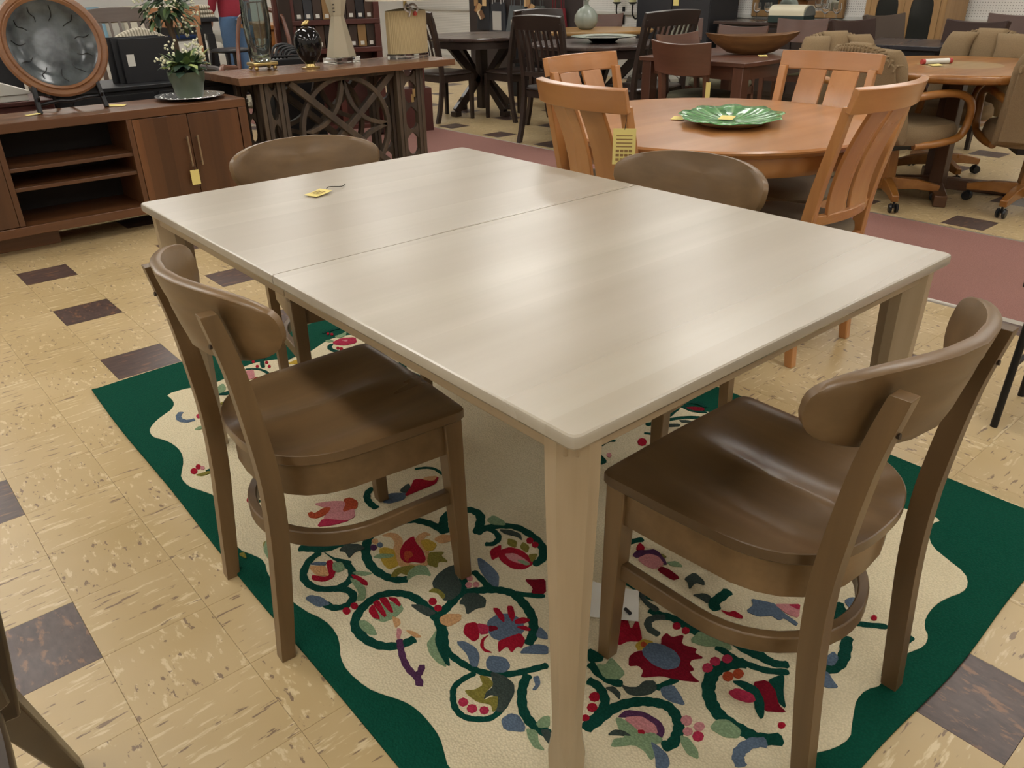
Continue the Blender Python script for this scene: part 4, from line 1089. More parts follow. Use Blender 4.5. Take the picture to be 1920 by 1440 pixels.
for i in range(18):
    a = rnd.uniform(0, 2 * PI); e = rnd.uniform(.15, 1.25); L = rnd.uniform(.09, .17)
    tip = Vector((math.cos(a) * math.cos(e) * L * 1.1, math.sin(a) * math.cos(e) * L * 1.1, .15 + math.sin(e) * L))
    st = part('flower_stem', LEAF[2], pp, lambda b: b.tube([(tip.x * .2, tip.y * .2, .13), (tip.x * .7, tip.y * .7, .13 + (tip.z - .13) * .7), tip], .0016, 4))
    def fl_(b):
        for q in range(6): sphere(b, tip + Vector((rnd.uniform(-.022, .022), rnd.uniform(-.022, .022), rnd.uniform(-.02, .02))), rnd.uniform(.005, .0085), 5)
    part('blossom', mat('blossom', 'd9d8bb', .6), st, fl_)

# ------------------------------------------------------------------ black chest, sample books, topiary behind the console
bc = thing('black_chest', 'black painted chest standing behind the walnut console', 'cabinet', (1.2, 2.64, 0))
BP = mat('black_paint', '15161a', .5)
part('body', BP, bc, lambda b: b.box(-.60, .60, .012, .5, .02, .69), bevel=.004)
part('top', BP, bc, lambda b: b.box(-.615, .615, -.005, .51, .69, .715), bevel=.004)
for x in (-.3, .3):
    dd = part('door', BP, bc, lambda b: b.box(x - .285, x + .285, 0, .0115, .06, .67), bevel=.003)
    o = part('knob', mat('white_knob', 'd8d5cc', .3), dd, lambda b: b.tube([(x * 1.93, 0, .56), (x * 1.93, -.012, .56), (x * 1.93, -.02, .56)], [.008, .018, .012], 14)); o['label'] = 'round white knob'
for i, (x, y, w_, h, col) in enumerate(((1.02, 2.86, .02, .27, '17181c'), (1.05, 2.82, .016, .265, '1b1c21'), (1.08, 2.785, .018, .26, '14151a'))):
    sb = thing('sample_book', ('tall black sample book, rearmost of the three behind the potted plant', 'black sample book between two others behind the potted plant', 'black sample book with a small white label, foremost behind the potted plant')[i], 'book', (x, y, .7155), math.radians(-3))
    part('cover', mat('book_black' + col, col, .55), sb, lambda b: b.box(0, .33, 0, .004, 0, h), bevel=.001)
    part('cover', mat('book_black' + col, col, .55), sb, lambda b: b.box(0, .33, w_ - .004, w_, 0, h), bevel=.001)
    part('pages', mat('book_pages', 'a8a79f', .8), sb, lambda b: b.box(.004, .325, .0045, w_ - .0045, .003, h - .004))
    if i == 2: part('paper_label', mat('paper_white', 'd5d3cb', .8), sb, lambda b: b.box(.03, .075, -.0006, -.0001, .1, .17))
tp = thing('topiary_arrangement', 'tall silk flower topiary with a pale rose above the black sample books', 'plant', (1.475, 2.93, .7155))
part('base_pot', mat('dark_pot', '23201d', .5), tp, lambda b: b.lathe([(0, 0), (.05, 0), (.065, .08), (.06, .085), (0, .08)], 20))
part('trunk', wood('bark', '4a3b2c', '6a5642', 'z', .8, 1.5), tp, lambda b: b.tube(spline([(0, 0, .07), (.008, 0, .2), (-.006, .005, .32), (0, 0, .42)], 4), [.02] * 13, 8))
for i in range(240):
    a = rnd.uniform(0, 2 * PI); e = rnd.uniform(-.9, 1.2); r0 = rnd.uniform(.03, .17)
    d = Vector((math.cos(a) * math.cos(e), math.sin(a) * math.cos(e), math.sin(e)))
    part('leaf', LEAF[i % 4 if i % 4 < 3 else 0], tp, lambda b: leaf_mesh(b, Vector((0, 0, .45)) + d * r0, (d + Vector((rnd.uniform(-.6,.6), rnd.uniform(-.6,.6), rnd.uniform(-.6,.6)))), rnd.uniform(.06, .095), rnd.uniform(.028, .045), rnd.uniform(.2, .8)))
for i in range(36):
    a = rnd.uniform(0, 2 * PI); e = rnd.uniform(-1.1, 1.0)
    c = Vector((0, 0, .44)) + Vector((math.cos(a) * math.cos(e), math.sin(a) * math.cos(e), math.sin(e))) * rnd.uniform(.14, .23)
    def bb_(b):
        for q in range(4): sphere(b, c + Vector((rnd.uniform(-.015, .015), rnd.uniform(-.015, .015), rnd.uniform(-.03, .01))), .007, 5)
    part('blossom', mat('blossom', 'd9d8bb', .6), tp, bb_)
def rose(b):
    for ring_, (r, z, n) in enumerate(((.05, 0, 7), (.036, .008, 6), (.02, .014, 5))):
        for k in range(n):
            a = 2 * PI * k / n + ring_ * .5
            leaf_mesh(b, (0, 0, z), (math.cos(a), math.sin(a), .5 + ring_ * .6), r, r * .9, .2)
o = part('rose', mat('rose_cream', 'd8c19a', .6), tp, rose); o.location = (-.05, -.14, .5); o.rotation_euler = (1.2, 0, -.2)
wb = thing('white_box', 'white pitched-lid carton behind the left foot of the plate easel', 'box', (.30, 2.62, .69))
part('carton', mat('paper_white', 'd5d3cb', .8), wb, lambda b: b.box(-.16, .17, 0, .2, 0, .035), bevel=.002)
part('lid', mat('paper_white', 'd5d3cb', .8), wb, lambda b: b.prism_axis([(-.17, .036), (.185, .036), (.185, .05), (.02, .115), (-.17, .12)], -.01, .21, 'y'), bevel=.002)
rt = thing('display_cabinet', 'reddish brown cabinet half hidden behind the round charger', 'cabinet', (-.05, 2.6, 0))
RED = lambda a='z': wood('redwood', '44221d', '5c2f27', a, .4, .6)
part('body', RED(), rt, lambda b: b.box(-.7, .64, .0, .55, .02, .665), bevel=.004)
part('top', RED('x'), rt, lambda b: b.box(-.72, .645, -.012, .56, .666, .689), bevel=.004)
part('case', mat('black_paint', '15161a', .5), rt, lambda b: b.box(-.7, .56, .25, .55, .6895, 1.12), bevel=.004)
for z in (.8, .93):
    part('shelf', RED('x'), rt, lambda b: b.box(-.69, .1, .21, .2495, z, z + .02), bevel=.002)
for x in (-.35, .32):
    part('door', RED(), rt, lambda b: b.box(x - .3, x + .3, -.010, -.0005, .06, .64), bevel=.003)

# ------------------------------------------------------------------ trestle console with pierced ironwork-style base
tc_ = thing('trestle_console', 'plank-top console table on a carved weathered base of circles and crosses', 'table', (2.34, 2.075, 0))
for k in range(5):
    part('top_plank', wood('trestle_top', '6d4c36', '8c6648', 'x', .25, .5, '553926', coat=.4), tc_, lambda b: b.box(-.825, .83, .0 + k * .11, .1085 + k * .11, .716, .76), bevel=.002)
IR = wood('weathered', '3a2f25', '5e4e3d', 'z', .6, .9, '2a2320')
for yy in (.06, .42):
    for x0, x1 in ((-.68, -.49), (.345, .585)):
        for xx in (x0 + .02, x0 + .052, x1 - .052, x1 - .02):
            part('post', IR, tc_, lambda b: b.box(xx - .0145, xx + .0145, yy, yy + .05, .0095 if x0 > 0 else 0, .7155), bevel=.004)
        xm, hw = (x0 + x1) / 2, (x1 - x0) / 2 - .067
        # pierced keyholes: webs with a round bite above and a pointed notch below
        for zc in (.10, .28, .46, .64):
            P = [(xm - hw, zc - .05), (xm - hw * .55, zc - .02), (xm, zc + .0), (xm + hw * .55, zc - .02), (xm + hw, zc - .05), (xm + hw, zc + .05)]
            P += [(xm + hw * .8 * math.cos(t), zc + .06 - .04 * math.sin(t)) for t in [PI * i / 6 for i in range(7)]]
            P += [(xm - hw, zc + .05)]
            part('pierced_web', IR, tc_, lambda b: b.prism_axis(P, yy + .012, yy + .038, 'y'))
    cx, cz, R_ = -.07, .365, .335
    part('ring', IR, tc_, lambda b: b.sweep([(cx + R_ * math.cos(2 * PI * i / 40), yy + .025, cz + R_ * math.sin(2 * PI * i / 40)) for i in range(40)], .032, .04, (0, 1, 0), closed=True), bevel=.004)
    for sx in (-1, 1):
        part('cross_bar', IR, tc_, lambda b: b.sweep([(cx - sx * .4, yy + .02 + .012 * sx, .02), (cx + sx * .4, yy + .02 + .012 * sx, .70)], .044, .045, (0, 1, 0)), bevel=.004)
    for q in range(4):
        a = q * PI / 2
        for sg in (-1, 1):
            # curved spandrel from the ring point to the diagonal bars
            p0 = Vector((math.cos(a), math.sin(a))) * R_ * .96
            p2 = Vector((math.cos(a + sg * .79), math.sin(a + sg * .79))) * R_ * .42
            p1 = (p0 + p2) * .5 * .86
            part('spandrel', IR, tc_, lambda b: b.sweep(spline([(cx + p.x, yy + .025, cz + p.y) for p in (p0, p1, p2)], 5), .03, .034, (0, 1, 0)), bevel=.003)
    part('cross_rail', IR, tc_, lambda b: b.box(-.49, .345, yy + .004, yy + .046, .0, .035), bevel=.004)
    part('cross_rail', IR, tc_, lambda b: b.box(-.49, .345, yy + .004, yy + .046, .69, .7155), bevel=.004)
GLASS = None
def glass(name, col, rough=.03):
    if name in MATS: return MATS[name]
    k = NT(name); k.b.inputs['Base Color'].default_value = lin(col); k.b.inputs['Roughness'].default_value = rough
    k.b.inputs['Transmission Weight'].default_value = 1.0; k.b.inputs['IOR'].default_value = 1.45; MATS[name] = k.m; return k.m
GOLD = mat('brass', 'c4ad74', .28, 1)
vs = thing('ribbed_vase', 'tall smoky ribbed glass vase on a brass-footed stand', 'vase', (1.855, 2.45, .7605))
def vase(b):
    n = 48; rings = []
    for r, z in ((.05, .052), (.055, .06), (.066, .09), (.08, .2), (.086, .3), (.082, .40), (.08, .46), (.088, .48)):
        rings.append([((r * (1 + .045 * math.cos(k * PI / 2 * 1.0 * 2))) * math.cos(2 * PI * k / n), (r * (1 + .045 * math.cos(k * PI))) * math.sin(2 * PI * k / n), z) for k in range(n)])
    for r, z in ((.082, .48), (.076, .40), (.08, .3), (.073, .2), (.058, .1), (.04, .075)):
        rings.append([(r * math.cos(2 * PI * k / n), r * math.sin(2 * PI * k / n), z) for k in range(n)])
    b.loft(rings)
part('body', glass('smoke_glass', 'c9d6d6'), vs, vase, angle=80)
part('stand', GOLD, vs, lambda b: b.box(-.085, .085, -.06, .06, .028, .05), bevel=.006)
for x in (-.065, .065):
    for y in (-.045, .045):
        part('ball_foot', GOLD, vs, lambda b: sphere(b, (x, y, .0145), .0143, 12))
eg = thing('black_egg', 'glossy black egg ornament with a gold bird finial and gold foot', 'ornament', (2.12, 2.29, .7605))
part('egg', mat('black_gloss', '0b0c10', .08), eg, lambda b: b.lathe([(.03, .028), (.05, .045), (.075, .085), (.09, .135), (.089, .18), (.075, .22), (.05, .245), (.02, .254), (0, .255)], 40))
part('foot', GOLD, eg, lambda b: b.lathe([(0, 0), (.06, 0), (.062, .008), (.036, .012), (.03, .028), (0, .03)], 32))
def bird(b):
    b.tube(spline([(-.03, 0, .262), (-.015, 0, .268), (0, 0, .272), (.012, 0, .283), (.022, 0, .288)], 3), [.004, .006, .009, .012, .014, .016, .017, .016, .014, .012, .011, .01, .006], 10)
    b.tube([(.02, 0, .287), (.035, 0, .28)], [.005, .001], 6)
part('bird', GOLD, eg, bird)
def linen(name, c1, c2, sc=90):
    if name in MATS: return MATS[name]
    k = NT(name); tc = k.n('ShaderNodeTexCoord').outputs['Object']
    wv = k.n('ShaderNodeTexWave', wave_type='BANDS', bands_direction='X'); wv.inputs['Scale'].default_value = sc; wv.inputs['Distortion'].default_value = 1.5; k.l(tc, wv.inputs['Vector'])
    n = k.noise(k.mapping(tc, (300, 300, 40)), 1, 2)
    c = k.ramp(wv.outputs['Fac'], [(.2, lin(c1)), (.8, lin(c2))]); c = k.mix(k.ramp(n, [(.4, (0, 0, 0, 1)), (.7, (.3, .3, .3, 1))]), c, lin(c1))
    k.l(c, k.b.inputs['Base Color']); k.b.inputs['Roughness'].default_value = .85; k.bump(wv.outputs['Fac'], .3, .003); MATS[name] = k.m; return k.m
hg = thing('hourglass_lamp', 'tapered hexagonal stone-coloured lamp base on a clear block', 'lamp', (2.452, 2.45, .7605), .25)
part('crystal_block', glass('crystal', 'eef2f0'), hg, lambda b: b.box(-.115, .115, -.07, .07, 0, .04), bevel=.003)
def hexr(r, z, sy=.6): return [(r * math.cos(PI / 3 * k + PI / 6), r * sy * math.sin(PI / 3 * k + PI / 6), z) for k in range(6)]
part('body', mat('stone_lamp', 'b3a992', .7), hg, lambda b: b.loft([hexr(.125, .0405), hexr(.055, .30), hexr(.06, .31), hexr(.12, .52)]), smooth=False, bevel=.002)
part('price_label', mat('paper_white', 'd5d3cb', .8), hg, lambda b: b.box(.06, .105, -.0712, -.0702, .012, .034))
part('neck', GOLD, hg, lambda b: b.tube([(0, 0, .52), (0, 0, .6)], .012, 10))
part('shade', mat('shade_linen', 'd8d0bd', .8), hg, lambda b: b.lathe([(.2, .58), (.15, .82), (.148, .82), (.198, .58)], 32))
for i in range(3):
    part('print_mark', mat('ink_dark', '3a3630', .8), hg, lambda b: b.cbox((-.058, -.033, .33 + .022 * i), (.016, .004, .008)))
lp = thing('fluted_lamp', 'beige fluted oval lamp on a clear base with bow at the neck', 'lamp', (2.985, 2.4, .7605))
part('crystal_base', glass('crystal', 'eef2f0'), lp, lambda b: b.lathe([(0, 0), (.175, 0), (.175, .032), (0, .033)], 40, sy=.55))
part('body', linen('flute_linen', 'a8946c', 'c2ae86', 34), lp, lambda b: b.lathe([(0, .034), (.168, .034), (.168, .3), (.164, .318), (.10, .328), (.03, .334), (0, .334)], 40, sy=.55))
part('neck', GOLD, lp, lambda b: b.tube([(0, 0, .33), (0, 0, .42)], .013, 10))
part('shade', mat('shade_linen', 'd8d0bd', .8), lp, lambda b: b.lathe([(.30, .385), (.24, .66), (.237, .66), (.297, .385)], 40, sy=.75))
def bow(b):
    for sx in (-1, 1): b.tube(spline([(0, -.03, .345), (sx * .03, -.06, .36), (sx * .055, -.075, .33), (sx * .03, -.085, .31), (0, -.06, .338)], 4), .008, 6)
    b.tube(spline([(0, -.06, .335), (-.02, -.09, .31), (-.04, -.1, .28)], 4), .006, 6)
part('plastic_bow', mat('bow_clear', 'cfc6c2', .3), lp, bow)
part('red_seal', mat('seal_red', 'b4483c', .5), lp, lambda b: b.lathe([(0, 0), (.013, .002), (.016, .014), (.006, .03), (0, .032)], 8, (.012, -.104, .285)))
for i, (x, z) in enumerate(((2.86, .60), (2.845, .565))):
    o = price_tag(('crumpled gold tag hung high on the right carved post', 'smaller gold tag hung below another on the right carved post')[i], (x - .04, 2.122, z), .03, .055, .3, False, True, False, .02, mat('gold_paper', '9a7f52', .4))
# ------------------------------------------------------------------ orange cherry set
def cherry(a='z'): return wood('cherry', 'a26c3c', 'bb8450', a, .3, .6, '94602f', coat=.45)
TAUPE = None
def fabric(name, c1, c2=None, sc=500, rough=.9):
    if name in MATS: return MATS[name]
    k = NT(name); tc = k.n('ShaderNodeTexCoord').outputs['Object']; n = k.noise(tc, sc, 2); n2 = k.noise(tc, 7, 3)
    c = k.ramp(n, [(.3, lin(c1)), (.7, lin(c2 or c1))]); c = k.mix(k.ramp(n2, [(.4, (0, 0, 0, 1)), (.8, (.3, .3, .3, 1))]), c, lin(c1))
    k.l(c, k.b.inputs['Base Color']); k.b.inputs['Roughness'].default_value = rough; k.b.inputs['Specular IOR Level'].default_value = .2; k.bump(n, .3, .002); MATS[name] = k.m; return k.m
def pad(b, hx, hy, z0, z1, cx=0, cy=0, n=28, p=3.2):
    """upholstered cushion: superellipse plan with domed edges"""
    def out(s_, z): return [(cx + hx * s_ * math.copysign(abs(math.cos(t)) ** (2 / p), math.cos(t)), cy + hy * s_ * math.copysign(abs(math.sin(t)) ** (2 / p), math.sin(t)), z) for t in [2 * PI * i / n for i in range(n)]]
    h = z1 - z0
    b.loft([out(.95, z0), out(1, z0 + h * .3), out(.985, z0 + h * .62), out(.92, z0 + h * .85), out(.75, z0 + h * .96), out(.4, z1), out(.05, z1)])
def cherry_chair(label, loc, rz, group):
    t = thing('splat_chair', label, 'chair', loc, rz, group)
    part('seat_pad', fabric('taupe_seat', '6f6353', '7f7261'), t, lambda b: pad(b, .225, .215, .425, .485, 0, .005))
    def rail(b):
        for x0, x1, y0, y1 in ((-.2, .2, .18, .205), (-.2, .2, -.2, -.175), (-.205, -.18, -.19, .2), (.18, .205, -.19, .2)): b.box(x0, x1, y0, y1, .365, .43)
    part('seat_rail', cherry('x'), t, rail)
    for sx in (-1, 1):
        part('leg', cherry('z'), t, lambda b: b.frustum((sx * .19, .188, 0), (.028, .028), (sx * .19, .185, .428), (.042, .042)), bevel=.003)
        def rl(b):
            P = spline([(-.205, 0, .03), (-.186, .2, .04), (-.18, .42, .045), (-.2, .6, .04), (-.245, .8, .034), (-.27, .908, .03)], 4)
            b.loft([[(sx * (.192 + .012 * max(0, z - .45)) - .016, y - d / 2, z), (sx * (.192 + .012 * max(0, z - .45)) + .016, y - d / 2, z), (sx * (.192 + .012 * max(0, z - .45)) + .016, y + d / 2, z), (sx * (.192 + .012 * max(0, z - .45)) - .016, y + d / 2, z)] for y, z, d in P])
        part('back_post', cherry('z'), t, rl, bevel=.003)
    def bow(x): return -.05 * (1 - (x / .23) ** 2)
    def yb(z): return -.18 - .02 * max(0, (z - .42) / .18) if z < .6 else -.2 - (z - .6) * .235
    part('crest_rail', cherry('x'), t, lambda b: b.slab(lambda u, v: Vector(((u - .5) * .45, yb(.89 + v * .075) - .012 + bow((u - .5) * .46), .89 + v * .075)), 16, 3, .026), bevel=.003)
    part('cross_rail', cherry('x'), t, lambda b: b.slab(lambda u, v: Vector(((u - .5) * .38, yb(.515 + v * .035) + bow((u - .5) * .38) + .018, .515 + v * .035)), 10, 2, .02), bevel=.002)
    for xc in (-.072, .072):
        part('splat', cherry('z'), t, lambda b: b.slab(lambda u, v: Vector((xc + (u - .5) * .118, yb(.54 + v * .352) + bow(xc) + .006 + .016 * (1 - v) + .022 * math.sin(PI * v), .54 + v * .352)), 3, 10, .013), bevel=.002)
    return t
GO = 'splat-back chairs round the orange table'
oc = cherry_chair('orange cherry splat-back chair with hanging yellow tag, back turned to the dining table', (1.69, -.975, 0), math.radians(-96), GO)
dup(oc, (2.16, -.495, 0), PI, 'orange cherry splat-back chair on the far left of the round table, partly behind another')
dup(oc, (2.585, -1.035, 0), math.radians(96), 'orange cherry splat-back chair beyond the green platter, facing the viewer')
dup(oc, (2.05, -1.38, 0), 0, 'orange cherry splat-back chair seen side-on at the right of the round table')
price_tag('long yellow price tag dangling from the nearest orange chair post', (1.375, -1.165, .897), .072, .112, math.radians(-50), False, True, True, .05)
rt_ = thing('round_table', 'round orange cherry pedestal table with a moulded edge', 'table', (2.15, -.945, 0))
part('top', cherry('x'), rt_, lambda b: b.lathe([(0, .728), (.61, .728), (.625, .733), (.636, .74), (.646, .748), (.648, .755), (.642, .762), (0, .7625)], 72), angle=25)
part('apron', cherry('x'), rt_, lambda b: b.lathe([(.57, .66), (.585, .66), (.595, .675), (.60, .69), (.598, .7275), (.57, .7275)], 72), angle=25)
part('pedestal', cherry('z'), rt_, lambda b: b.lathe([(.0, .1), (.13, .1), (.15, .16), (.11, .22), (.09, .4), (.12, .5), (.2, .6), (.3, .655), (0, .658)], 32))
for k in range(4):
    a = PI / 4 + k * PI / 2
    part('foot', cherry('x'), rt_, lambda b: b.sweep(spline([(math.cos(a) * r, math.sin(a) * r, z) for r, z in ((.1, .2), (.22, .16), (.32, .07), (.4, .03))], 4), .06, [.12 - .006 * i for i in range(13)]), bevel=.004)
gp = thing('leaf_platter', 'green glazed cabbage-leaf platter with scalloped edge on the round table', 'plate', (2.145, -1.03, .763), .5)
def plat(b):
    n = 72; rings = []
    def R(r, z, amp, up=0): return [((r * 1.08 * (1 + amp * math.sin(9 * t) + amp * .5 * math.sin(23 * t + 1))) * math.cos(t), (r * .86 * (1 + amp * math.sin(9 * t) + amp * .5 * math.sin(23 * t + 1))) * math.sin(t), z + up * math.sin(9 * t + .8)) for t in [2 * PI * i / n for i in range(n)]]
    rings = [R(.07, .001, 0), R(.13, .001, 0), R(.15, .01, .005), R(.2, .022, .03, .002), R(.225, .028, .045, .003), R(.22, .032, .045, .003), R(.19, .026, .03, .002), R(.145, .017, .01), R(.08, .009, 0), R(.005, .009, 0)]
    b.loft(rings)
def leafglaze():
    k = NT('leaf_glaze'); tc = k.n('ShaderNodeTexCoord').outputs['Object']
    g = k.n('ShaderNodeTexGradient', gradient_type='RADIAL'); k.l(tc, g.inputs[0])
    ml = k.n('ShaderNodeMath', operation='MULTIPLY'); ml.inputs[1].default_value = 2 * PI * 18; k.l(g.outputs['Fac'], ml.inputs[0])
    sn = k.n('ShaderNodeMath', operation='SINE'); k.l(ml.outputs[0], sn.inputs[0])
    n = k.noise(tc, 30, 4)
    c = k.ramp(n, [(.3, lin('3d6f45')), (.7, lin('6fa36c'))]); c = k.mix(k.ramp(sn.outputs[0], [(.8, (0, 0, 0, 1)), (1, (.5, .5, .5, 1))]), c, lin('9cc090'))
    k.l(c, k.b.inputs['Base Color']); k.b.inputs['Roughness'].default_value = .15; k.bump(sn.outputs[0], .3, .003); return k.m
part('dish', leafglaze(), gp, plat, angle=80)
part('foot_ring', mat('cream_glaze', 'c9b997', .3), gp, lambda b: b.lathe([(.1, 0), (.145, 0), (.19, .02), (.185, .023), (.14, .008), (.1, .002)], 48, sx=1.08, sy=.86))
price_tag('yellow price card lying in the green leaf platter', (2.13, -1.02, .776), .07, .055, .4, True, True, False)
price_tag('corner of a yellow card poking out under the green leaf platter', (2.06, -.84, .7632), .05, .05, .4, True, False, False)
price_tag('small yellow price tag with dark string on the grey-washed table top', (.417, -.915, .7605), .062, .046, .3, True, True, True)
# paper and things on the rug
pf = thing('paper_sheet', 'folded white paper lying on the rug by the near table leg', 'paper', (.455, -2.0, .0165), math.radians(-50))
part('sheet', mat('paper_white', 'd5d3cb', .8), pf, lambda b: b.slab(lambda u, v: Vector(((u - .5) * .12, (v - .5) * .1, .002 + .018 * (1 - u) ** 2 * v)), 6, 5, .0006))
part('black_clip', BLK, pf, lambda b: b.tube([(.03, -.02, .007), (.042, -.034, .007)], .0045, 6))
# black metal stand at the right edge
ms = thing('metal_stand', 'thin black metal stand with crossbar at the right edge of the photo', 'stand', (2.08, -2.25, 0))
for x, y in ((-.14, 0), (.14, .02), (-.14, -.3), (.14, -.28)):
    part('leg', BLK, ms, lambda b: b.tube([(x, y, 0), (x * .93, y * .95 - .01, .46)], .011, 10))
for y in (0, -.29):
    part('crossbar', BLK, ms, lambda b: b.tube([(-.136, y, .2), (.136, y + .01, .2)], .008, 8))
part('shelf', BLK, ms, lambda b: b.box(-.15, .15, -.32, .03, .455, .475), bevel=.003)
# dark armchair cut by the left edge
def dk(a='z'): return wood('dark_walnut', '2c1e14', '40301f', a, .35, .8, '241810', coat=.2)
ac = thing('wooden_armchair', 'dark brown wooden armchair cut off by the left edge of the photo', 'chair', (-.856, -2.06, 0))
part('seat', dk('y'), ac, lambda b: b.loft([[(x * s_, y * s_, z) for x, y in seat_outline(0, 20)] for s_, z in ((.97, .428), (1, .433), (1, .452), (.98, .458), (.6, .45), (.1, .448))]), angle=50)
for sx in (-1, 1):
    part('leg', dk(), ac, lambda b: b.frustum((sx * .275, .44, 0), (.032, .036), (sx * .215, .205, .43), (.05, .05)), bevel=.004)
    part('leg', dk(), ac, lambda b: b.frustum((sx * .2, -.36, 0), (.03, .034), (sx * .16, -.17, .43), (.045, .045)), bevel=.004)
    part('arm_post', dk(), ac, lambda b: b.sweep(spline([(sx * .225, .20, .40), (sx * .245, .16, .58), (sx * .248, .11, .70), (sx * .225, .07, .82)], 4), .03, .045, (0, 1, 0)), bevel=.005)
    part('armrest', dk('y'), ac, lambda b: b.sweep(spline([(sx * .222, .10, .83), (sx * .21, -.1, .84), (sx * .2, -.24, .84)], 4), .05, .028), bevel=.006)
part('back_rail', dk('x'), ac, lambda b: b.slab(lambda u, v: Vector(((u - .5) * .48, -.27 + .06 * (2 * u - 1) ** 2 - .02 * v, .76 + .1 * v)), 14, 3, .024), bevel=.004)
for x in (-.09, 0, .09):
    part('spindle', dk(), ac, lambda b: b.tube([(x, -.19, .44), (x * 1.1, -.265, .79)], .009, 8))
# ------------------------------------------------------------------ dark slat-back sets beyond the carpet
def esp(a='z'): return wood('espresso', '2a201c', '3c2e28', a, .38, .6, '211917', coat=.15)
def slat_chair(label, loc, rz, group, wd=.25, H=1.0, nsl=7, cat='chair', mm=esp, seatm=None, cap=True):
    t = thing('slat_chair', label, cat, loc, rz, group)
    part('seat', seatm or mm('y'), t, lambda b: pad(b, wd, .22, .43, .465, 0, 0, 28, 5))
    def rail(b):
        b.box(-wd + .03, wd - .03, .18, .2, .37, .43); b.box(-wd + .03, wd - .03, -.19, -.17, .37, .43)
        for sx in (-1, 1): b.box(sx * (wd - .03) - .01, sx * (wd - .03) + .01, -.18, .19, .37, .43)
    part('seat_rail', mm('x'), t, rail)
    yb = lambda z: -.185 - .02 * max(0, z - .43) - .22 * max(0, z - .5) ** 1.3
    for sx in (-1, 1):
        part('leg', mm(), t, lambda b: b.frustum((sx * (wd - .035), .185, 0), (.03, .03), (sx * (wd - .035), .185, .43), (.042, .042)), bevel=.002)
        def rl(b):
            P = spline([(-.26, 0), (-.215, .18), (-.185, .42), (yb(.6), .6), (yb(.8), .8), (yb(H - .05), H - .05)], 4)
            b.loft([[(sx * (wd - .02) - .018, y - .02, z), (sx * (wd - .02) + .018, y - .02, z), (sx * (wd - .02) + .018, y + .02, z), (sx * (wd - .02) - .018, y + .02, z)] for y, z in P])
        part('back_post', mm(), t, rl, bevel=.002)
    part('crest_rail', mm('x'), t, lambda b: b.slab(lambda u, v: Vector(((u - .5) * 2 * wd, yb(H - .1 + .1 * v) - .03 * (1 - (2 * u - 1) ** 2), H - .1 + v * (.1 + .012 * (1 - (2 * u - 1) ** 2)))), 12, 3, .03), bevel=.003)
    part('cross_rail', mm('x'), t, lambda b: b.box(-wd + .03, wd - .03, yb(.56) - .012, yb(.56) + .008, .54, .575))
    for k in range(nsl):
        x = (k - (nsl - 1) / 2) * (2 * wd - .09) / nsl
        part('slat', mm(), t, lambda b: b.slab(lambda u, v: Vector((x + (u - .5) * .02, yb(.56 + v * (H - .65)) - .02 * (1 - (x / wd) ** 2) * v + .012 * math.sin(PI * v), .56 + v * (H - .65))), 1, 6, .011))
    return t
GD = 'dark slat-back chairs by the two dark round tables'
sA = slat_chair('dark slat-back chair left of the farther dark round table, behind the fluted lamp', (4.46, 3.99, 0), math.radians(-90), GD)
dup(sA, (5.0, 3.51, 0), 0, 'dark slat-back chair on the near side of the farther dark round table')
dup(sA, (4.37, 2.22, 0), math.radians(-84), 'tall dark slat-back chair standing foremost at the carpet edge, behind the orange chairs')
dup(sA, (4.98, 2.8, 0), PI, 'dark slat-back chair between the two dark round tables')
slat_chair('wide dark slat-back chair with a mitred bowed crest behind the brown plank chair', (4.86, 1.74, 0), 0, GD, .33, 1.02, 9)
def dark_round(label, loc, R_, rz=0):
    t = thing('round_table', label, 'table', loc, rz, None)
    part('top', wood('espresso_top', '3b2e2a', '4d3d37', 'x', .28, .5, coat=.3), t, lambda b: b.lathe([(0, .728), (R_ - .01, .728), (R_, .735), (R_, .752), (R_ - .006, .76), (0, .7602)], 56), angle=25)
    part('apron', esp('x'), t, lambda b: b.lathe([(R_ - .07, .66), (R_ - .045, .66), (R_ - .045, .7275), (R_ - .07, .7275)], 56, ring=True), angle=25)
    part('column', esp(), t, lambda b: b.box(-.045, .045, -.045, .045, .05, .66), bevel=.004)
    for k in range(4):
        a = k * PI / 2
        c, s_ = math.cos(a), math.sin(a)
        part('brace', esp(), t, lambda b: b.sweep([(c * .05, s_ * .05, .32), (c * .42, s_ * .42, .70)], .05, .075), bevel=.003)
        part('brace', esp(), t, lambda b: b.sweep([(c * .04, s_ * .04, .36), (c * .36, s_ * .36, .05)], .05, .075), bevel=.003)
        part('foot_pad', esp(), t, lambda b: b.box(c * .36 - .04, c * .36 + .04, s_ * .36 - .04, s_ * .36 + .04, 0, .05), bevel=.003)
    return t
dark_round('bare dark round table on diagonal braces in front of the hanging handbags', (4.97, 4.0, 0), .57)
dark_round('dark round table holding a wide shallow plate, beside the bowed crest chair', (4.905, 2.31, 0), .575, .4)
wp = thing('wide_plate', 'wide shallow black footed plate on the nearer dark round table', 'plate', (4.98, 2.30, .7605))
part('bowl', mat('black_gloss', '0b0c10', .08), wp, lambda b: b.lathe([(0, 0), (.1, 0), (.12, .012), (.14, .03), (.29, .042), (.292, .047), (.14, .038), (0, .03)], 48))
part('glaze_ring', mat('celadon', '9fa89a', .2), wp, lambda b: b.lathe([(.16, .0405), (.285, .0478), (.285, .049), (.16, .0425)], 48, ring=True))

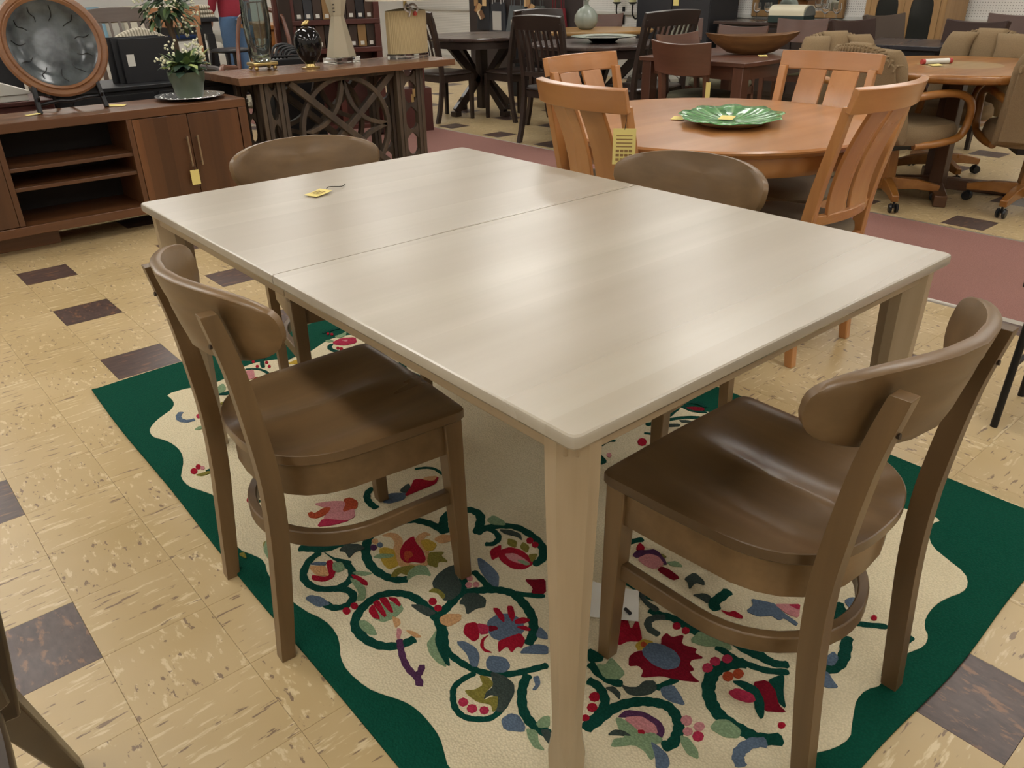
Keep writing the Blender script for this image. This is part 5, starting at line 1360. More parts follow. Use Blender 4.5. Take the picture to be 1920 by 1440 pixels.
# sample rack behind the trestle console
rk = thing('sample_rack', 'reddish brown display rack of wood sample boards with small white labels', 'rack', (3.15, 3.72, 0), math.radians(-20))
for x in (-.36, .0, .36):
    part('upright', RED(), rk, lambda b: b.box(x - .025, x + .025, -.02, .22, .0075, 1.45), bevel=.003)
for z in (.08, .72, .945, 1.2):
    part('rail', RED('x'), rk, lambda b: b.box(-.385, .385, -.025, .225, z, z + .04), bevel=.003)
part('back_board', RED(), rk, lambda b: b.box(-.335, .335, .20, .215, .12, 1.44))
cols = ['3b2a22', '1f1d22', '4a3428', '2d2420', '2f3136', '3a2c25', '8f6f46', '33261f']
k_ = 0
for z in (.765, .987):
    for i in range(8):
        x = (-.33 + i * .078) + (.05 if i >= 4 else 0)
        bd = part('sample_board', mat('sample_' + cols[(i + k_) % 8], cols[(i + k_) % 8], .4), rk, lambda b: b.box(x, x + .072, .01, .022, z, z + (.175 if z < .9 else .2)), bevel=.001)
        part('label', mat('paper_white', 'd5d3cb', .8), bd, lambda b: b.box(x + .018, x + .05, .0085, .0095, z + .012, z + .042))
    k_ += 3
dp = thing('door_sample', 'dark raised-panel cabinet door sample leaning on the wood sample rack', 'panel', (2.73, 3.80, .0), .3)
part('frame', RED(), dp, lambda b: b.box(-.11, .11, 0, .022, .62, 1.3), bevel=.003)
part('panel', esp(), dp, lambda b: b.box(-.07, .07, -.006, -.0005, .7, 1.22), bevel=.006)
part('post', RED(), dp, lambda b: b.box(-.02, .02, .003, .05, 0, .6195), bevel=.003)
pn = thing('stair_shelf', 'dark red stepped sample shelf with shiny tips beside the fluted lamp', 'shelf', (3.74, 3.52, .008), -.3)
for i in range(6):
    part('step', RED('x'), pn, lambda b: b.box(-.12 + .032 * i, .14, 0, .2, .86 - .08 * i - .08, .86 - .08 * i), bevel=.003)
part('cabinet', RED(), pn, lambda b: b.box(-.13, .20, .0, .2, 0, .379), bevel=.003)
for i in range(5):
    part('metal_tip', SILV, pn, lambda b: b.box(-.125 + .032 * i, -.1 + .032 * i, -.012, -.0005, .845 - .08 * i, .856 - .08 * i))

# handbags hanging on a black rack behind the dark tables
hr = thing('bag_rack', 'black steel rail rack hung with handbags behind the dark round table', 'rack', (6.93, 5.53, 0), math.radians(90))
for x in (-1.1, 1.1):
    part('upright', BLK, hr, lambda b: b.tube([(x, 0, .02), (x, 0, 1.35)], .014, 8))
    part('foot', BLK, hr, lambda b: b.sweep([(x, -.25, .015), (x, .25, .015)], .03, .03))
part('rail', BLK, hr, lambda b: b.tube([(-1.11, 0, 1.32), (1.11, 0, 1.32)], .012, 8))
part('back_panel', mat('rack_back', '332a28', .8), hr, lambda b: b.box(-1.09, 1.09, .02, .035, .15, 1.3))
def bag(name, label, y, ztop, w_, h, body, band=None, lab=False, tiltv=0, flap=None):
    y = -2.9 + 1.163 * (y + 2.9); ztop = 1.278 - (1.278 - ztop) * 1.163; w_ *= 1.163; h *= 1.163
    t = thing(name, label, 'bag', (6.84, y, 0), math.radians(-90), 'handbags on the rail')
    def bd(b):
        def F(u, a):
            hw = w_ / 2 * (1 - .22 * u)
            return [(hw * math.copysign(abs(math.cos(q)) ** .4, math.cos(q)) + tiltv * u * h, .035 * (1 - .5 * u) * math.copysign(abs(math.sin(q)) ** .6, math.sin(q)), ztop - h + u * h) for q in [2 * PI * i / 20 for i in range(20)]]
        b.loft([F(u, 0) for u in (0, .08, .35, .7, .95, 1)])
    part('body', fabric('bag_' + body, body, None, 200, .6), t, bd)
    for yy in (-.022, .022):
        part('handle', fabric('bagh_' + (band or body), band or body, None, 200, .5), t, lambda b: b.tube(spline([(-w_ * .25 + tiltv * h, yy, ztop - .02), (-w_ * .2 + tiltv * h, yy, ztop + (1.31 - ztop) * .6), (tiltv * h, yy * .3, 1.335), (w_ * .2 + tiltv * h, yy, ztop + (1.31 - ztop) * .6), (w_ * .25 + tiltv * h, yy, ztop - .02)], 5), .006, 6))
    if band: part('pocket_panel', fabric('bagp_' + band, band, None, 200, .6), t, lambda b: b.box(-w_ * .2, w_ * .3, -.040, -.0352, ztop - h * .95, ztop - h * .3))
    if lab: part('label', mat('paper_white', 'd5d3cb', .8), t, lambda b: b.box(-.05, .05, -.0385, -.0355, ztop - h * .75, ztop - h * .5))
    return t
bag('handbag', 'black slouchy handbag on the rail, left of the grey-panelled tote', 4.95, 1.02, .26, .28, '2a2b2f')
bag('tote_bag', 'black tote with a pale grey front panel hanging behind the dark table', 4.70, 1.03, .30, .30, '34363b', 'b0aeaa')
bag('shoulder_bag', 'slate grey shoulder bag with a white label hanging askew', 4.40, 1.0, .32, .28, '565c60', None, True, .12)
bag('clutch_bag', 'dark grey flat bag above the tall dark chair', 4.05, 1.0, .3, .1, '4a4f4d')
bag('red_bag', 'dark red bag hanging behind the grey bottle vase', 3.72, .98, .26, .2, '6e2128')
tcol = ['9a7850', 'b08e62', '6e4e34', 'c4a67a', '8a5f3c', 'cdbfa6']
for i in range(12):
    y = 5.05 - (i % 4) * .05 - (.78 if i >= 6 else 0) - (i // 4) * .02
    o = part('sample_chip', mat('chip_' + tcol[i % 6], tcol[i % 6], .6), None, lambda b: b.cbox((0, 0, 0), (.012, .05, .09)), bevel=.001)
    o.location = (6.80, -2.9 + 1.163 * (y + 2.9), 1.0 - (i % 3) * .08); o.scale = (1.2, 1.2, 1.2); o.rotation_euler = (.6 * math.sin(i * 2.1), 0, .3)
    pos_ = 'left of the hanging handbags' if i < 6 else 'between the grey shoulder bag and red bag'
    tag(o, 'small wood sample chip on the chain ' + pos_, 'sample chip', 'sample chips ' + pos_)

# ------------------------------------------------------------------ brown plank-back set with the dough bowl
def brn(a='z'): return wood('mocha', '523325', '694433', a, .33, .6, '472b1f', coat=.25)
OLIVE = fabric('olive_seat', '5d5a49', '6b6755')
def plank_chair(label, loc, rz, group, mm=brn, H=.885, cush=None, wd=.245, ph=.2):
    t = thing('plank_chair', label, 'chair', loc, rz, group)
    part('seat_pad', cush or OLIVE, t, lambda b: pad(b, .235, .225, .42, .49))
    def rail(b):
        b.box(-.2, .2, .175, .195, .36, .425); b.box(-.2, .2, -.195, -.175, .36, .425)
        for sx in (-1, 1): b.box(sx * .195 - .011, sx * .195 + .011, -.19, .19, .36, .425)
    part('seat_rail', mm('x'), t, rail)
    yb = lambda z: -.18 - .2 * max(0, z - .42)
    for sx in (-1, 1):
        part('leg', mm(), t, lambda b: b.frustum((sx * .195, .185, 0), (.03, .03), (sx * .195, .185, .425), (.042, .042)), bevel=.002)
        def rl(b):
            P = [(-.24, 0), (-.2, .2), (-.18, .42), (yb(.6) + .02, .6), (yb(H - ph + .03) + .022, H - ph + .03)]
            b.loft([[(sx * .19 - .016, y - .018, z), (sx * .19 + .016, y - .018, z), (sx * .19 + .016, y + .018, z), (sx * .19 - .016, y + .018, z)] for y, z in P])
        part('back_post', mm(), t, rl, bevel=.002)
    part('back_plank', mm('x'), t, lambda b: b.slab(lambda u, v: Vector(((u - .5) * 2 * wd * (.94 + .06 * v), yb(H - ph + ph * v) - .025 - .035 * (1 - (2 * u - 1) ** 2) + .04, H - ph + v * ph - .018 * (1 - (2 * u - 1) ** 2))), 16, 4, .018), bevel=.003)
    return t
GP = 'brown plank-back chairs'
pc = plank_chair('brown curved plank-back chair in front of the table with the dough bowl', (4.26, .69, 0), math.radians(-90), GP)
dup(pc, (4.66, .98, 0), PI, 'brown plank-back chair at the left end of the dough bowl table')
dup(pc, (5.46, 1.38, 0), math.radians(90), 'brown plank-back chair behind the dough bowl, seat facing the viewer')
dup(pc, (6.25, 2.35, 0), math.radians(150), 'brown plank-back chair by the tall dark cabinet, angled')
dup(pc, (6.72, 1.5, 0), math.radians(105), 'pinkish brown plank-back chair below the wine glasses')
dup(pc, (6.75, 4.0, 0), math.radians(130), 'reddish plank-back chair at the oak oval table under the candle sconces')
bt = thing('rectangular_table', 'brown rectangular dining table carrying the long wooden dough bowl', 'table', (4.66, .70, 0))
part('top', brn('y'), bt, lambda b: b.box(-.54, .54, -.445, .445, .732, .76), bevel=.004)
for y in (-.38, .38): part('apron', brn('x'), bt, lambda b: b.box(-.48, .48, y - .011, y + .011, .645, .7315))
for x in (-.48, .48): part('apron', brn('y'), bt, lambda b: b.box(x - .011, x + .011, -.38, .38, .645, .7315))
for sx in (-1, 1):
    for sy in (-1, 1): part('leg', brn(), bt, lambda b: b.box(sx * .485 - .04, sx * .485 + .04, sy * .385 - .04, sy * .385 + .04, 0, .7315), bevel=.004)
db = thing('dough_bowl', 'long carved wooden dough bowl with pointed ends on the brown table', 'bowl', (4.72, .62, .7605), math.radians(-42))
def dbw(b):
    n = 48
    def R(k, z, p=2.0): return [(.30 * k * math.copysign(abs(math.cos(t)) ** (2 / p), math.cos(t)) * (1 + .12 * abs(math.cos(t)) ** 8), .125 * k * math.copysign(abs(math.sin(t)) ** (2 / p), math.sin(t)), z + .02 * abs(math.cos(t)) ** 4 * k) for t in [2 * PI * i / n for i in range(n)]]
    b.loft([R(.4, .0), R(.5, .004), R(.75, .05), R(.95, .1), R(1.0, .125), R(.95, .125), R(.88, .1), R(.65, .045), R(.4, .018), R(.02, .016)])
part('shell', wood('dough_wood', '5a3b20', '8a6236', 'x', .55, 1.0, '3f2916'), db, dbw)
price_tag('yellow card tucked under the wooden dough bowl', (4.60, .44, .7605), .06, .06, .7, True, False, False)
price_tag('yellow tag tied to the post of the front brown plank chair', (4.03, .46, .66), .03, .11, math.radians(-50), False, True, False, .02)
ot = thing('oval_table', 'light oak oval table under the grey bottle vase', 'table', (6.35, 3.75, 0), math.radians(-40))
OAK = lambda a='x': wood('oak', '94703f', 'ad8752', a, .35, .7, coat=.2)
part('top', OAK(), ot, lambda b: b.lathe([(0, .715), (.52, .715), (.54, .725), (.54, .745), (.53, .752), (0, .7525)], 56, sx=1.25), angle=25)
part('pedestal', OAK('z'), ot, lambda b: b.lathe([(0, 0), (.26, 0), (.26, .05), (.1, .09), (.07, .4), (.16, .68), (.3, .7145), (0, .7148)], 24))
bv = thing('bottle_vase', 'round grey-green bottle vase on the oak oval table', 'vase', (6.30, 3.80, .753))
part('body', wood('celadon_vase', '7f877d', 'a3aaa0', 'z', .25, .3), bv, lambda b: b.lathe([(0, 0), (.06, 0), (.10, .025), (.128, .08), (.125, .14), (.09, .195), (.045, .225), (.024, .245), (.022, .275), (.032, .29), (.024, .29), (.016, .27), (0, .268)], 40))
# patterned chair behind the dark table
def patt():
    k = NT('trellis_fabric'); tc = k.n('ShaderNodeTexCoord').outputs['Object']
    v = k.n('ShaderNodeTexVoronoi', feature='DISTANCE_TO_EDGE'); v.inputs['Scale'].default_value = 9; v.inputs['Randomness'].default_value = .15; k.l(tc, v.inputs['Vector'])
    k.l(k.ramp(v.outputs['Distance'], [(.05, lin('3a3431')), (.07, lin('8f8b80'))]), k.b.inputs['Base Color']); k.b.inputs['Roughness'].default_value = .9; return k.m
pt = thing('barrel_chair', 'trellis-patterned grey upholstered chair with dark piping behind the dark table', 'chair', (5.52, 2.1, 0), math.radians(75))
part('seat_cushion', patt(), pt, lambda b: pad(b, .27, .26, .3, .47))
part('base', esp('x'), pt, lambda b: b.box(-.24, .24, -.22, .22, .22, .299), bevel=.004)
for sx in (-1, 1):
    for sy in (-1, 1): part('leg', esp(), pt, lambda b: b.frustum((sx * .21, sy * .2, 0), (.025, .025), (sx * .21, sy * .2, .2195), (.04, .04)))
def barrel(z1):
    def F(u, v):
        a = math.radians(200 + 140 * u)
        h = z1 - .42 * abs(2 * u - 1) ** 2
        return Vector((.29 * math.cos(a), .27 * math.sin(a) - .03 * v, .32 + (h - .32) * v))
    return F
part('back_shell', fabric('grey_sage', '7d7c6e', '8c8b7c'), pt, lambda b: b.slab(barrel(.92), 20, 6, .05))
part('piping', esp('x'), pt, lambda b: b.tube([barrel(.93)(i / 24, 1.0) for i in range(25)], .016, 8))

# ------------------------------------------------------------------ oak caster chairs and their table
def oak2(a='x'): return wood('honey_oak', '855521', 'a5713a', a, .32, .8, '704415', coat=.25)
BEIGE = fabric('beige_suede', '7d6a50', '8d795d', 300, .95)
CASTER = mat('caster_black', '121418', .35)
def caster_chair(label, loc, rz, group):
    t = thing('caster_chair', label, 'chair', loc, rz, group)
    part('seat_cushion', BEIGE, t, lambda b: pad(b, .27, .27, .38, .5, 0, .03))
    # back: channelled roll of padding
    def yb(z): return -.24 - .24 * max(0, z - .45)
    for k in range(3):
        def chn(b):
            rings = []
            for z, s_ in ((.40, .5), (.43, .95), (.5, 1), (.68, 1), (.73, .72), (.76, .95), (.82, 1), (.875, .92), (.905, .7), (.92, .25)):
                xw = .096
                cx = (k - 1) * (.184 - (.03 * max(0, (z - .84) / .08)))
                zz = z - (.0 if k == 1 else .025 * max(0, (z - .7) / .22))
                rings.append([(cx + xw * math.copysign(abs(math.cos(q)) ** .7, math.cos(q)), yb(z) + .04 * (k - 1) ** 2 + .058 * s_ * math.copysign(abs(math.sin(q)) ** .8, math.sin(q)), zz) for q in [2 * PI * i / 18 for i in range(18)]])
            b.loft(rings)
        part('back_channel', BEIGE, t, chn, angle=70)
    def shell(u, v):
        x = (u - .5) * .52
        top = .905 - .09 * abs(2 * u - 1) ** 3
        z = .42 + (top - .42) * v
        return Vector((x, yb(z) - .052 + .05 * (2 * u - 1) ** 2, z))
    bs = part('back_shell', BEIGE, t, lambda b: b.slab(shell, 16, 8, .03), bevel=.006)
    # gathered ruffle along the top edge
    for i in range(21):
        u = i / 20
        p = shell(u, 1.0)
        part('gather', BEIGE, bs, lambda b: b.tube([p + Vector((0, -.015, -.03)), p + Vector((.004, -.004, .002)), p + Vector((.008, .03, .004)), p + Vector((.012, .07, -.012))], [.006, .011, .010, .005], 6))
    for sx in (-1, 1):
        def arm(b):
            P = spline([(sx * .25, -.25, .62), (sx * .285, -.12, .655), (sx * .295, .08, .66), (sx * .295, .2, .62), (sx * .29, .235, .53), (sx * .285, .2, .42), (sx * .27, .06, .385), (sx * .24, -.08, .375)], 6)
            b.sweep(P, .05, .036, (0, 0, 1)) if False else b.tube(P, .022, 10)
        part('bentwood_arm', oak2('y'), t, arm)
    part('column', oak2('z'), t, lambda b: b.loft([[(r * math.cos(q), r * math.sin(q), z) for q in [PI / 4 + PI / 2 * i for i in range(4)]] for r, z in ((.055, .1), (.05, .2), (.045, .33))]), bevel=.004)
    part('tilt_plate', CASTER, t, lambda b: b.box(-.12, .12, -.12, .12, .33, .379), bevel=.004)
    for k in range(4):
        a = PI / 4 + k * PI / 2 + .25
        c, s_ = math.cos(a), math.sin(a)
        lg = part('base_leg', oak2('x'), t, lambda b: b.sweep([(c * .02, s_ * .02, .115), (c * .17, s_ * .17, .11), (c * .31, s_ * .31, .085)], [.05, .045, .04], [.075, .06, .04]), bevel=.005)
        def cw(b):
            p = Vector((c * .3, s_ * .3, .03)); ax = Vector((-s_, c, 0))
            for sg in (-1, 1): b.tube([p + ax * sg * .008, p + ax * sg * .014, p + ax * sg * .026], [.022, .0295, .024], 14)
            b.tube([p + Vector((0, 0, .0)), p + Vector((0, 0, .04))], .007, 6)
        part('caster', CASTER, lg, cw)
    return t
GB = 'beige caster chairs round the oak table'
cc = caster_chair('beige padded caster chair with oak arms, back turned, nearest the orange chairs', (4.36, -.68, 0), math.radians(-112), GB)
dup(cc, (4.74, -1.33, 0), math.radians(-58), 'beige caster chair with bentwood oak arm cut off by the right edge')
dup(cc, (5.28, -.58, 0), math.radians(82), 'beige caster chair facing the viewer with three padded channels beyond the oak table')
dup(cc, (4.72, -.24, 0), math.radians(155), 'beige caster chair half hidden behind its neighbour, only its rounded back top showing')
ct = thing('round_table', 'round oak laminate table with a rounded honey-coloured edge and red-tied papers', 'table', (4.83, -.78, 0))
part('top', wood('oak_laminate', '8c7148', 'a3875b', 'x', .35, .8), ct, lambda b: b.lathe([(0, .727), (.595, .727), (.595, .7605), (0, .761)], 64), angle=25)
part('edge_band', oak2('x'), ct, lambda b: b.lathe([(.5955, .715), (.612, .713), (.628, .725), (.628, .748), (.615, .7605), (.5955, .7608)], 64), angle=60)
for sx, sy in ((-.1, -.06), (.1, .06)):
    part('column', wood('oak_dark', '4a2f1c', '5e3e26', 'z', .4), ct, lambda b: b.box(sx - .04, sx + .04, sy - .04, sy + .04, .06, .7265), bevel=.004)
for k in range(4):
    a = .5 + k * PI / 2
    part('foot', wood('oak_dark', '4a2f1c', '5e3e26', 'x', .4), ct, lambda b: b.sweep([(0, 0, .06), (math.cos(a) * .45, math.sin(a) * .45, .035)], .07, .07), bevel=.006)
br = thing('brochure_roll', 'rolled white papers with red ends on the oak caster table', 'paper', (4.78, -.66, .7615), -.55)
part('roll', mat('paper_white', 'd5d3cb', .8), br, lambda b: b.tube([(-.08, 0, .016), (.08, 0, .016)], .0155, 14))
for sx in (-1, 1): part('red_end', mat('red_print', 'a83a34', .6), br, lambda b: b.tube([(sx * .0805, 0, .016), (sx * .10, 0, .016)], .0158, 14))
price_tag('yellow card beside the rolled white papers on the oak table', (4.68, -.70, .7615), .06, .1, -.9, True, False, False)

# ------------------------------------------------------------------ leather chairs, armoire, sideboard, mirror by the pegboard wall
def lthr(n, c): return fabric('leather_' + n, c, None, 90, .5)
def leather_chair(label, loc, rz, col, group, H=.93):
    t = thing('leather_chair', label, 'chair', loc, rz, group)
    m_ = lthr(col, col)
    part('seat', m_, t, lambda b: pad(b, .23, .23, .38, .49, 0, 0, 28, 6))
    part('back', m_, t, lambda b: b.slab(lambda u, v: Vector(((u - .5) * (.40 + .1 * v), -.21 - .09 * v ** 1.5 + .03 * (2 * u - 1) ** 2, .4 + (H - .4) * v - .02 * v * (1 - (2 * u - 1) ** 2))), 12, 8, .05), bevel=.01)
    for sx in (-1, 1):
        for sy in (-1, 1): part('leg', esp(), t, lambda b: b.frustum((sx * .195, sy * .19, 0), (.028, .028), (sx * .195, sy * .19, .3795), (.04, .04)))
    return t
GL = 'dark leather chairs by the dark square table'
leather_chair('dark brown leather chair left of the dark square table', (6.12, .40, 0), math.radians(165), '3a2a24', GL)
leather_chair('grey-brown leather chair in front of the armoire door', (7.02, .58, 0), math.radians(165), '51463e', GL)
leather_chair('dark brown leather chair behind the far beige caster chair', (6.18, -.16, 0), math.radians(80), '3a2a24', GL)
leather_chair('mauve-brown leather chair at the far right by the pegboard wall', (7.3, -.12, 0), math.radians(92), '5b4a44', GL)
dt = thing('square_table', 'dark square table top between the leather chairs and the armoire', 'table', (6.35, .25, 0), .1)
part('top', wood('slate_top', '2c2b30', '3b3a40', 'x', .3), dt, lambda b: b.box(-.38, .38, -.36, .36, .73, .76), bevel=.004)
part('apron', mat('navy_apron', '15161c', .5), dt, lambda b: b.box(-.34, .34, -.32, .32, .62, .7295))
for sx in (-1, 1):
    for sy in (-1, 1): part('leg', esp(), dt, lambda b: b.box(sx * .33 - .03, sx * .33 + .03, sy * .31 - .03, sy * .31 + .03, 0, .6195))
ar = thing('armoire', 'tall oak armoire with two arched dark glass doors', 'cabinet', (7.72, .97, 0))
ar.scale = (1, .76, 1)
PINE = lambda a='z': wood('rustic_oak', '8d6c43', 'a98659', a, .5, .7, '7a5a36')
part('carcass', PINE(), ar, lambda b: (b.box(.03, .5, -.50, -.475, 0, 2.1), b.box(.03, .5, .475, .50, 0, 2.1), b.box(.47, .5, -.475, .475, 0, 2.1), b.box(.03, .5, -.475, .475, 0, .06), b.box(.03, .5, -.475, .475, 2.06, 2.1)), bevel=.003)
for z in (.6, .88, 1.3): part('shelf', PINE('y'), ar, lambda b: b.box(.06, .469, -.4745, .4745, z, z + .025))
part('corner_post', PINE(), ar, lambda b: b.box(0, .029, -.51, -.44, 0, 2.1), bevel=.006)
part('corner_post', PINE(), ar, lambda b: b.box(0, .029, .44, .51, 0, 2.1), bevel=.006)
part('cornice', PINE('y'), ar, lambda b: b.box(-.05, .52, -.55, .55, 2.101, 2.2), bevel=.01)
def arch_door(y0, y1):
    """frame with an arched opening, outer rectangle minus arch, as two lofted loops"""
    z0, z1 = .08, 2.04
    cy, hw = (y0 + y1) / 2, (y1 - y0) / 2 - .075
    inner = [(cy - hw, .35), (cy + hw, .35)]
    for i in range(13):
        a = PI * i / 12
        inner.append((cy + hw * math.copysign(abs(math.cos(a)) ** .6, math.cos(a)), .93 + .13 * math.sin(a) ** .7 if 0 < i < 12 else .93))
    # outer loop with matching count
    outer = []
    N = len(inner)
    for (y, z) in inner:
        yy = y0 if y < cy - hw * .85 else (y1 if y > cy + hw * .85 else y0 + (y - (cy - hw)) / (2 * hw) * (y1 - y0))
        outer.append((yy, z0 if z < .5 else (z if abs(z - .93) < .03 else z1)))
    def f(b):
        vs = []
        for x in (0.002, .026):
            vs += [(x, y, z) for y, z in outer] + [(x, y, z) for y, z in inner]
        fs = []
        for i in range(N):
            j = (i + 1) % N
            fs.append((i, j, N + j, N + i)); fs.append((2 * N + j, 2 * N + i, 3 * N + i, 3 * N + j))
            fs.append((N + i, N + j, 3 * N + j, 3 * N + i)); fs.append((j, i, 2 * N + i, 2 * N + j))
        b.add(vs, fs)
    return f, inner
for y0, y1, hy in ((-.437, -.002, -.03), (.002, .437, .03)):
    f, inner = arch_door(y0, y1)
    dr = part('door', PINE(), ar, f, smooth=False)
    part('glass_pane', mat('dark_pane', '2a2b29', .08), dr, lambda b: b.prism_axis(inner, .010, .016, 'x'))
    part('handle', GOLD, dr, lambda b: b.tube([(-.012, hy, .66), (-.02, hy, .7), (-.02, hy, .84), (-.012, hy, .88)], .008, 8))
sbd = thing('sideboard', 'dark topped sideboard under the mirror holding glasses and a bread box', 'cabinet', (7.85, 2.3, 0))
part('body', esp('y'), sbd, lambda b: b.box(-.22, .24, -.72, .72, .06, .768), bevel=.003)
part('top', wood('espresso_top', '3b2e2a', '4d3d37', 'y', .28, .5, coat=.3), sbd, lambda b: b.box(-.25, .25, -.76, .76, .77, .80), bevel=.004)
for y in (-.48, 0, .48): part('door', esp('z'), sbd, lambda b: b.box(-.2355, -.2205, y - .23, y + .23, .1, .74), bevel=.003)
part('plinth', esp('y'), sbd, lambda b: b.box(-.18, .22, -.68, .68, 0, .0595))
bb = thing('bread_box', 'cream roll-top bread box with a dark green base on the sideboard', 'box', (7.68, 2.14, .8005))
part('base', mat('bread_green', '1f3230', .5), bb, lambda b: b.box(-.1, .12, -.21, .21, 0, .07), bevel=.006)
part('lid', mat('bread_cream', 'cfc7ae', .4), bb, lambda b: b.prism_axis([(-.1, .0705), (-.1, .11)] + [(-.1 + .09 - .09 * math.cos(a), .11 + .06 * math.sin(a)) for a in [PI / 2 * i / 6 for i in range(1, 7)]] + [(.06, .17)] + [(.06 + .06 * math.sin(a), .11 + .06 * math.cos(a)) for a in [PI / 2 * i / 6 for i in range(1, 7)]] + [(.12, .0705)], -.205, .205, 'y') if False else b.loft([[(x, y, z) for x, z in ([(-.1, .0705), (-.1, .11)] + [(-.01 - .09 * math.cos(a), .11 + .06 * math.sin(a)) for a in [PI / 2 * i / 6 for i in range(1, 7)]] + [(.06, .17)] + [(.06 + .06 * math.sin(a), .11 + .06 * math.cos(a)) for a in [PI / 2 * i / 6 for i in range(1, 7)]] + [(.12, .0705)])] for y in (-.205, .205)]), angle=40)
part('end_cap', mat('bread_grey', '6d6f6a', .4), bb, lambda b: b.loft([[(.01 + .105 * math.cos(a), y, .0705 + .095 * math.sin(a)) for a in [PI * i / 14 for i in range(15)]] for y in (-.216, -.2055)]))
for i, (y, x, wh) in enumerate(((2.56, 7.68, 'leftmost'), (2.45, 7.72, 'second from the left'), (1.76, 7.70, 'just right of the bread box'), (1.66, 7.74, 'rightmost'))):
    wg = thing('wine_glass', 'clear stemmed wine glass on the sideboard, ' + wh, 'glass', (x, y, .8005), 0, 'wine glasses on the sideboard')
    part('foot', glass('clear_glass', 'ffffff'), wg, lambda b: b.lathe([(0, 0), (.036, 0), (.035, .003), (.006, .006), (0, .006)], 20))
    part('stem', glass('clear_glass', 'ffffff'), wg, lambda b: b.tube([(0, 0, .0062), (0, 0, .085)], .004, 8))
    part('bowl', glass('clear_glass', 'ffffff'), wg, lambda b: b.lathe([(0, .0855), (.012, .088), (.034, .11), (.043, .14), (.036, .19), (.034, .19), (.041, .14), (.032, .112), (.01, .092), (0, .091)], 24))
mr = thing('wall_mirror', 'large wood-framed mirror on the pegboard wall above the sideboard', 'mirror', (8.31, 2.46, .82))
part('mirror_glass', mat('mirror', 'c8cccb', .02, 1), mr, lambda b: b.box(.0, .01, -.5, .5, .04, 1.1))
for y in (-.54, .54): part('frame_stile', PINE(), mr, lambda b: b.box(-.025, .02, y - .035, y + .035, 0, 1.18), bevel=.008)
for z in (0, 1.11): part('frame_rail', PINE('y'), mr, lambda b: b.box(-.022, .02, -.5, .5, z, z + .07), bevel=.008)
tcb = thing('tall_cabinet', 'tall charcoal cabinet with a hanging yellow tag', 'cabinet', (7.62, 3.68, 0))
CHR = mat('charcoal', '26262a', .5)
part('body', CHR, tcb, lambda b: b.box(.012, .55, -.54, .54, 0, 2.0), bevel=.004)
for y in (-.27, .27): part('door', CHR, tcb, lambda b: b.box(-.004, .0115, y - .265, y + .265, .05, 1.97), bevel=.003)
price_tag('yellow tag hanging on the tall charcoal cabinet', (7.612, 3.62, 1.16), .08, .2, -PI / 2, False, True, False, .01)
for i, y in enumerate((5.08, 4.80)):
    sc_ = thing('candle_sconce', ('black iron wall sconce with a cream candle, left of the pair', 'black iron wall sconce with a cream candle, right of the pair')[i], 'sconce', (8.2, y, .78), 0, 'candle sconces on the white wall')
    part('bracket', BLK, sc_, lambda b: b.tube(spline([(.14, 0, .0), (.06, 0, -.02), (0, 0, .05), (0, 0, .15)], 5), .01, 8))
    part('backplate', BLK, sc_, lambda b: b.box(.135, .149, -.02, .02, -.1, .12), bevel=.004)
    part('drip_pan', BLK, sc_, lambda b: b.lathe([(0, .15), (.03, .155), (.06, .175), (.055, .18), (0, .165)], 20))
    part('candle', mat('candle_wax', 'd9d2a0', .5), sc_, lambda b: b.lathe([(0, .181), (.045, .181), (.045, .34), (.02, .335), (0, .335)], 20))
pf_ = thing('picture_frame', 'small brown framed picture on the wall beside the tall cabinet', 'picture', (8.33, 3.42, .93))
part('frame', PINE(), pf_, lambda b: (b.box(-.02, .018, -.16, -.11, 0, .5), b.box(-.02, .018, .11, .16, 0, .5), b.box(-.02, .018, -.11, .11, 0, .05), b.box(-.02, .018, -.11, .11, .45, .5)))
part('print', mat('paper_white', 'd5d3cb', .8), pf_, lambda b: b.box(0, .01, -.11, .11, .05, .45))

# ------------------------------------------------------------------ far left: shoppers' side of the store
def oakl(a='z'): return wood('golden_oak', '8f5c2c', 'a87340', a, .35, .7, coat=.2)
def grey(a='z'): return wood('driftwood', '4d4037', '62534a', a, .45, .7)
GF = 'odd chairs at the far left'
slat_chair('grey-brown slat-back chair behind the black sample books', (1.66, 4.45, 0), math.radians(172), GF, .23, 1.1, 5, mm=grey)
plank_chair('golden oak plank-back chair beside the silk topiary', (2.22, 4.85, 0), math.radians(165), GF, oakl, 1.1, fabric('oak_seat', '8a7a5c'), .24, .16)
ft = thing('counter_table', 'tall black counter table with stools behind the silk topiary', 'table', (3.3, 6.7, .008), -.2)
part('top', BP, ft, lambda b: b.box(-.75, -.02, -.4, .4, .9, .94), bevel=.004)
part('apron', BP, ft, lambda b: b.box(-.68, -.09, -.34, .34, .78, .8995))
for sx, x in ((-1, -.66), (1, -.12)):
    for y in (-.32, .32): part('leg', BP, ft, lambda b: b.frustum((x - .03 * sx * -1, y, 0), (.06, .06), (x, y, .7795), (.08, .08)))
fs = thing('folded_textile', 'stack of folded cream and grey striped textile on the black counter table', 'textile', (2.92, 6.65, .9405), -.2)
for i in range(3):
    part('fold', linen('striped_linen', '8c8473', 'c9c2b0', 12), fs, lambda b: pad(b, .36 - .02 * i, .2, .045 * i, .045 * i + .044))
bst = thing('bar_stool', 'black bar stool drawn up to the counter table', 'stool', (3.15, 6.0, 0), .2)
part('seat', BP, bst, lambda b: pad(b, .18, .18, .62, .66))
for sx in (-1, 1):
    for sy in (-1, 1): part('leg', BP, bst, lambda b: b.frustum((sx * .19, sy * .19, 0), (.025, .025), (sx * .14, sy * .14, .6195), (.035, .035)))
